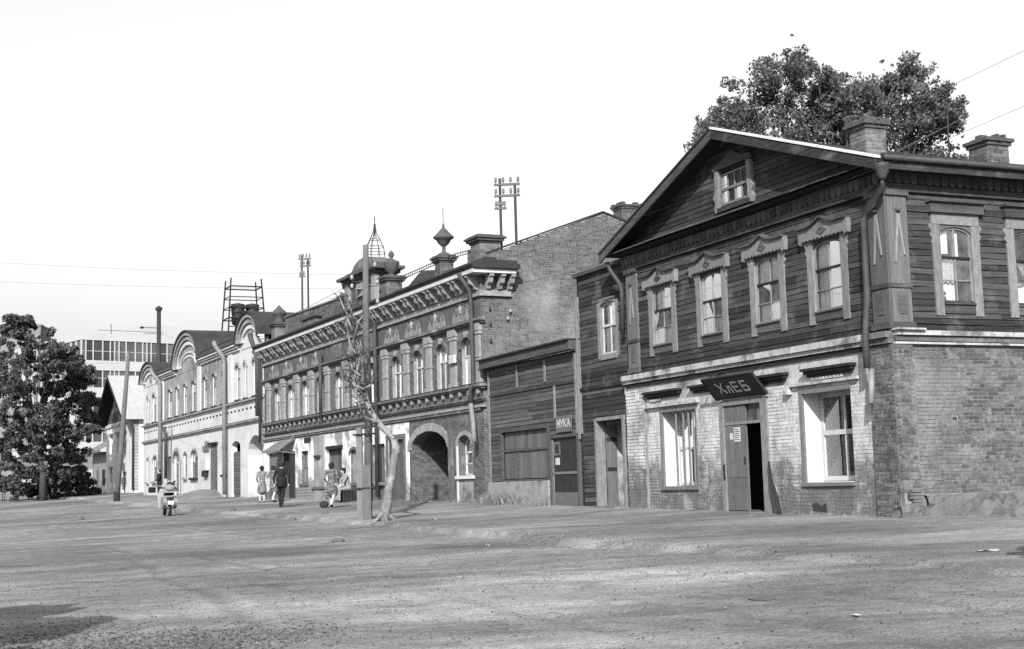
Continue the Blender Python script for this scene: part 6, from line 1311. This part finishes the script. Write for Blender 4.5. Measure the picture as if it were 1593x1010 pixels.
# seated woman on a crate
zs = ground_z(-6.75, 54.6)
cr_ = thing('slatted_stool', 'dark slatted crate stool under the seated woman', 'stool', (-6.62, 54.7, zs), R(20))
for i in range(6): MB().box(-.27 + i * .1, -.27 + i * .1 + .07, -.2, -.17, 0, .42).build('slat', 'dark_wood', cr_)
MB().box(-.28, .32, -.22, .22, .42, .46).build('seat', 'dark_wood', cr_); MB().box(-.27, .3, .17, .2, 0, .42).build('back_panel', 'dark_wood', cr_)
r_, P_, k_ = person('woman in a pale coat seated on a crate against the shop wall', -6.62, 54.7, R(-62), 1.62, dict(pel=(0, .02, .58), chest=(0, -.1, .95), neck=(0, -.16, 1.12), head=(0, -.22, 1.24), shL=(.18, -.12, 1.06), shR=(-.18, -.12, 1.06), elL=(.23, -.28, .82), elR=(-.23, -.28, .82), haL=(.1, -.5, .72), haR=(-.1, -.5, .72), hiL=(.1, 0, .56), hiR=(-.1, 0, .56), knL=(.11, -.42, .52), knR=(-.11, -.42, .52), anL=(.1, -.42, .09), anR=(-.1, -.4, .09)), ['skin', 'cloth_g', 'cloth_g', 'shoe'], None); hair(r_, P_, k_, style='puff')
bg_ = thing('shopping_bag', 'bulging pale shopping bag standing on the ground left of the walking woman', 'bag', gnd(-6.95, 50.2, 0), R(10))
mb = MB(); mb.sphere((0, 0, .12), (.17, .1, .13), 12, 8); mb.build('sack', 'cloth_d', bg_, smooth=True); MB().tube([(-.1, 0, .28), (-.05, 0, .42), (.05, 0, .42), (.1, 0, .28)], .012, 6).build('handle', 'cloth_d', bg_)
# far man with a case, stooping figure
r_, P_, k_ = person('man in dark clothes standing with a case in front of the white house', -20.6, 80.2, R(-60), 1.68, dict(elL=(.24, -.1, 1.16), haL=(.16, -.3, 1.08)), ['skin', 'suit', 'suit', 'shoe']); hair(r_, P_, k_)
cs_ = thing('dark_case', 'dark case held at the side of the man by the white house', 'case', (-20.95, 79.95, ground_z(-20.9, 79.9) + .38), R(30)); MB().box(-.2, .2, -.06, .06, 0, .32).build('case', 'suit', cs_); MB().tube([(-.07, 0, .32), (-.05, 0, .38), (.05, 0, .38), (.07, 0, .32)], .012, 5).build('handle', 'iron', cs_)
r_, P_, k_ = person('stooping figure in dark clothes bending behind the scooter', -16.6, 66.0, R(85), 1.62, dict(pel=(0, .12, .86), chest=(0, -.16, 1.1), neck=(0, -.32, 1.13), head=(0, -.44, 1.16), shL=(.18, -.24, 1.12), shR=(-.18, -.24, 1.12), elL=(.22, -.4, .9), elR=(-.22, -.4, .9), haL=(.16, -.56, .74), haR=(-.16, -.56, .74), hiL=(.1, .12, .84), hiR=(-.1, .12, .84), knL=(.1, .02, .48), knR=(-.1, .05, .48)), ['skin', 'cloth_d', 'cloth_d', 'shoe']); hair(r_, P_, k_, style='bob')

# ------------------------------------------------------------------ motor scooter seen from behind
sx_, sy_ = -13.35, 53.5; SC = thing('motor_scooter', 'parked motor scooter with white shield and side panels, seen from behind', 'scooter', gnd(sx_, sy_), R(22)); SC.scale = (1.05, 1.05, 1.05)
def wheel(y, r=.24):
    w = MB(); n = 20; pr = [(r - .1, -.045), (r - .03, -.05), (r, -.025), (r, .025), (r - .03, .05), (r - .1, .045)]
    vs_ = [(x_, y + rr_ * math.cos(2 * math.pi * k / n), r + rr_ * math.sin(2 * math.pi * k / n)) for rr_, x_ in pr for k in range(n)]
    w.add(vs_, [(i * n + k, i * n + (k + 1) % n, (i + 1) * n + (k + 1) % n, (i + 1) * n + k) for i in range(5) for k in range(n)]); o = w.build('wheel', 'rubber', SC, smooth=True)
    h_ = MB(); h_.tube([(-.05, y, r), (.05, y, r)], r - .09, 14); h_.build('rim', 'chrome', o)
wheel(-.05); wheel(1.28)
sb = MB(); pf = [(-.24, .4), (-.3, .5), (-.22, .62), (-.05, .7), (.2, .72), (.42, .66), (.5, .5), (.46, .34), (.3, .27), (.05, .28), (-.12, .33)]
for s in (-1, 1):
    q = MB(); q.yz(pf, s * .12, s * .25); q.build('side_panel', 'chrome', SC)
q = MB(); q.yz([(-.3, .46), (-.2, .69), (.44, .7), (.44, .44)], -.118, .118); q.build('engine_cover', 'iron', SC)
MB().box(-.24, .24, .48, 1.0, .26, .31).build('footboard', 'white_enamel', SC)
q = MB(); q.add([(-.27, 1.0, .3), (.27, 1.0, .3), (.29, 1.12, .75), (.17, 1.2, 1.0), (-.17, 1.2, 1.0), (-.29, 1.12, .75), (-.27, 1.04, .3), (.27, 1.04, .3), (.29, 1.16, .75), (.17, 1.24, 1.0), (-.17, 1.24, 1.0), (-.29, 1.16, .75)], [(0, 1, 2, 5), (5, 2, 3, 4), (6, 11, 8, 7), (11, 10, 9, 8), (0, 6, 7, 1), (1, 7, 8, 2), (2, 8, 9, 3), (3, 9, 10, 4), (4, 10, 11, 5), (5, 11, 6, 0)]); q.build('leg_shield', 'white_enamel', SC)
MB().tube([(0, 1.28, .3), (0, 1.2, 1.06)], .035, 8).build('steering_column', 'chrome', SC); MB().tube([(-.36, 1.06, 1.1), (-.2, 1.16, 1.1), (.2, 1.16, 1.1), (.36, 1.06, 1.1)], .022, 8).build('handlebar', 'chrome', SC)
q = MB(); q.sphere((0, 1.22, 1.1), (.12, .14, .1), 12, 8); q.build('headlamp', 'white_enamel', SC, smooth=True)
q = MB(); q.box(-.15, .15, -.16, .2, .76, .85); q.box(-.14, .14, .24, .52, .74, .84); q.build('seat', 'rubber', SC)
q = MB(); q.box(-.11, .11, -.36, -.34, .42, .56); q.build('number_plate', 'paper', SC); MB().sphere((0, -.35, .64), .05, 8, 6).build('tail_lamp', 'iron', SC)
q = MB(); q.yz([(1.02, .42), (1.16, .5), (1.4, .5), (1.54, .38), (1.5, .34), (1.38, .44), (1.18, .44), (1.06, .36)], -.08, .08); q.build('front_mudguard', 'white_enamel', SC)
for s in (-1, 1): MB().tube([(s * .33, 1.06, 1.1), (s * .38, 1.08, 1.3)], .01, 5).build('mirror_stalk', 'chrome', SC); 
q = MB(); q.box(-.24, .24, -.42, -.1, .86, .90); q.build('luggage_rack', 'chrome', SC); q = MB(); q.sphere((0, -.2, 1.02), (.2, .17, .13), 12, 8); q.build('bundle', 'cloth_g', SC, smooth=True)
MB().tube([(.2, .25, .28), (.3, .2, .02)], .015, 5).build('kick_stand', 'chrome', SC)

# ------------------------------------------------------------------ small things on the ground
def on_ground(x, y): return ground_z(x, y)
def scatter(name, mat, n, region, size, seed, flat=.35, label=None, cat=None):
    r = random.Random(seed); mb = MB()
    for _ in range(n):
        s, v = region(r); p = O1 - X1 * s - Y1 * v; z = ground_z(p.x, p.y) + .002; sz = r.uniform(*size); a = r.random() * 6.28
        pts = [(p.x + sz * q * math.cos(a + t), p.y + sz * q * math.sin(a + t), z) for q, t in ((1, 0), (.6, 1.3), (.9, 2.6), (.55, 4.2), (.8, 5.2))]
        mb.add([(q[0], q[1], q[2] - .014) for q in pts] + [(p.x + (q[0] - p.x) * .6, p.y + (q[1] - p.y) * .6, z + sz * flat * r.uniform(.5, 1)) for q in pts], [(5, 6, 7, 8, 9)] + [(i, (i + 1) % 5, 5 + (i + 1) % 5, 5 + i) for i in range(5)])
    o = mb.build(name, mat, None, fix=False); tag(o, label, cat, kind='stuff'); return o
scatter('gravel', 'debris', 7000, lambda r: (r.uniform(-16, 45) if r.random() < .3 else r.uniform(-16, 4), r.uniform(5.5, 17)), (.005, .022), 1, .55, label='scattered small stones and litter on the dirt street', cat='gravel')
scatter('pebbles', 'rubble', 2500, lambda r: (r.uniform(-16, 40), r.uniform(5, 17)), (.005, .02), 2, .5, label='pale pebbles strewn over the dirt street', cat='pebbles')
scatter('kerb_rubble', 'rubble', 420, lambda r: (lambda s: (s, kerb_v(s) + r.gauss(.15, .22)))(r.uniform(-4, 34)), (.01, .04), 3, label='broken pale rubble along the worn sidewalk edge', cat='rubble')
scatter('near_leaf_litter', 'debris', 5200, lambda r: (-7.4 + r.gauss(0, .5), 14.3 + r.gauss(0, .55)) if r.random() < .6 else (-6.4 + r.gauss(0, .9), 15.6 + r.gauss(0, .5)), (.008, .032), 4, .3, label='dark leaf litter heaped at the bottom left of the street, thickened to deepen the shade', cat='litter')  # litter piled thicker so its dark colour deepens the tree shadow
def stone(x, y, s, label, mat='stone', flat=.5):
    mb = MB(); mb.sphere((0, 0, 0), (s, s * .7, s * flat), 9, 6); mb.v = [(a + .12 * s * mn.noise(Vector((a * 9, b_ * 9, c))), b_ + .12 * s * mn.noise(Vector((b_ * 9, c * 9, 3))), c) for a, b_, c in mb.v]
    o = mb.build('stone', mat, None, gnd(x, y, s * flat * .4), random.random() * 3, smooth=True); return tag(o, label, 'stone', 'loose stones')
stone(-3.91, 30.3, .16, 'dark stone lying alone in the middle of the street', 'debris', .35); stone(-10.6, 52, .12, 'small dark stone on the sidewalk beyond the suited man', 'debris', .8); stone(-7.1, 44.0, .13, 'dark clod left of the strapped pole', 'debris', .7); stone(-17.5, 56, .14, 'dark clod on the street left of the scooter', 'debris', .7); stone(-6.1, 44.4, .09, 'small upright stone beside the dark clod', 'debris', 1.0); stone(2.53, 14.7, .16, 'flat dark patch of dung on the near right street', 'debris', .08)
def scrap(x, y, a, b_, rot, label):
    n = 5; mb = MB(); mb.add([(a * (i / n - .5), b_ * (j / 2 - .5), .012 + .008 * math.sin(i * 1.3 + j)) for i in range(n + 1) for j in range(3)], [(i * 3 + j, (i + 1) * 3 + j, (i + 1) * 3 + j + 1, i * 3 + j + 1) for i in range(n) for j in range(2)])
    return tag(mb.build('paper_scrap', 'paper', None, gnd(x, y, .004), rot), label, 'paper', 'paper scraps')
scrap(6.03, 18.0, .3, .12, .3, 'long white paper scrap on the ground at the right edge'); scrap(-.6, 26.4, .14, .09, 1, 'small pale paper scrap on the sidewalk edge below the lean-to'); scrap(-2.2, 36.5, .16, .1, .4, 'pale paper scrap right of the dead tree'); scrap(-12.2, 56, .12, .1, 2, 'tiny white scrap on the sidewalk behind the scooter'); scrap(3.1, 13.0, .1, .06, 1.1, 'white crumb of paper on the near right ground')
# dry grass by the lean-to plinth
gr = MB(); rr = random.Random(4)
for k in range(900):
    x = rr.gauss(-18.6, .9) if k < 700 else rr.uniform(-23, -13.5); x = min(max(x, -22.5), -15.4); y = -.12 - abs(rr.gauss(0, .22)); p = W1(x, y); z = ground_z(p.x, p.y) - .02; h = rr.uniform(.1, .5 if k < 700 else .22) * math.exp(-((x + 18.4) / 1.6) ** 2 * .5 if k < 700 else 0); a = rr.random() * 6.28; w = .008
    dx, dy = rr.uniform(-.2, .2) * h * 2, rr.uniform(-.2, .2) * h * 2
    gr.add([(p.x - w * math.cos(a), p.y - w * math.sin(a), z), (p.x + w * math.cos(a), p.y + w * math.sin(a), z), (p.x + dx * .4 + w * .7, p.y + dy * .4, z + h * .6), (p.x + dx, p.y + dy, z + h)], [(0, 1, 2), (0, 2, 3)])
for k in range(1100):
    c0 = rr.choice((-1.2, -2.9, -8.9, -10.2, -24.6, -26.8, -29.5, -34, -37.5, -41, -45.5, -50, -55, -60, -66, -72)); x = c0 + rr.gauss(0, .45)
    p = W1(x, 0) if x > -20 else W2(x + 20.2, 0); p = p - (Y1 if x > -20 else Y2) * (.1 + abs(rr.gauss(0, .12))); z = ground_z(p.x, p.y) - .03; h = rr.uniform(.03, .12); a = rr.random() * 6.28; w = .008; dx, dy = rr.uniform(-.25, .25) * h, rr.uniform(-.25, .25) * h
    gr.add([(p.x - w * math.cos(a), p.y - w * math.sin(a), z), (p.x + w * math.cos(a), p.y + w * math.sin(a), z), (p.x + dx * .4 + w * .7, p.y + dy * .4, z + h * .6), (p.x + dx, p.y + dy, z + h)], [(0, 1, 2), (0, 2, 3)])
tag(gr.build('dry_grass', 'grass', None, fix=False), 'dry pale grass and weeds growing along the foot of the house walls', 'grass', kind='stuff')

sb_ = thing('added_shadow_bush', 'unseen leafy bush added outside the right edge to throw a shadow into the street', 'bush', gnd(6.35, 15.3), 0)  # unseen bush, added only to cast the shadow at the right edge
cl6 = crown_clumps((0, 0, 1.1), (.35, .35, .7), 16, 91, (.15, .3)); leaves('foliage', 'leaf_dark', sb_, cl6, 2500, .06, 92)
lm = MB()
for c in cl6[::3]: lm.tube([(0, 0, -.1), (c[0] * .5, c[1] * .5, c[2] * .5), c[:3]], [.03, .02, .008], 5)
lm.build('stems', 'bark', sb_)

# ------------------------------------------------------------------ pieces that stand apart inside one part become parts of their own
def split_pieces():
    for o in list(bpy.data.objects):
        if o.type != 'MESH' or o.data.users > 1 or o.get('kind') or len(o.data.vertices) > 4000 or o.name.split('.')[0] in ('lettering', 'notice_print', 'crown', 'foliage', 'window', 'trunk', 'stems', 'hair', 'iron_crown', 'parapet_railing', 'notice'): continue
        me = o.data; n = len(me.vertices); par = list(range(n))
        def find(a):
            while par[a] != a: par[a] = par[par[a]]; a = par[a]
            return a
        for p in me.polygons:
            vs_ = p.vertices; a = find(vs_[0])
            for v in vs_[1:]: par[find(v)] = a
        comp = {}
        for i in range(n): comp.setdefault(find(i), []).append(i)
        if len(comp) < 2: continue
        co = np.empty(n * 3, np.float32); me.vertices.foreach_get('co', co); co = co.reshape(-1, 3)
        ks = list(comp); bb = [(co[comp[k]].min(0) - .02, co[comp[k]].max(0) + .02) for k in ks]; g_ = list(range(len(ks)))
        def f2(a):
            while g_[a] != a: g_[a] = g_[g_[a]]; a = g_[a]
            return a
        for a in range(len(ks)):
            for b in range(a):
                if (bb[a][0] <= bb[b][1]).all() and (bb[b][0] <= bb[a][1]).all(): g_[f2(a)] = f2(b)
        groups = {}
        for a in range(len(ks)): groups.setdefault(f2(a), []).append(a)
        if len(groups) < 2: continue
        if len(groups) > 60 or o.parent is None: o['kind'] = 'stuff'; continue
        owner = {}
        for gi, mem in enumerate(groups.values()):
            for a in mem:
                for v in comp[ks[a]]: owner[v] = gi
        polys = {}
        for p in me.polygons: polys.setdefault(owner[p.vertices[0]], []).append(tuple(p.vertices))
        mats = list(me.materials); sm = me.polygons[0].use_smooth; first = True; nm = o.name.split('.')[0]
        for gi, fs in polys.items():
            used = sorted({v for f in fs for v in f}); mp_ = {v: i for i, v in enumerate(used)}
            m2 = bpy.data.meshes.new(nm); m2.from_pydata([tuple(map(float, co[v])) for v in used], [], [tuple(mp_[v] for v in f) for f in fs])
            for m_ in mats: m2.materials.append(m_)
            if sm: m2.polygons.foreach_set('use_smooth', [True] * len(m2.polygons))
            if first: o.data = m2; first = False
            else:
                q = bpy.data.objects.new(nm, m2); COL.objects.link(q); q.parent = o.parent; q.location = o.location; q.rotation_euler = o.rotation_euler
split_pieces()
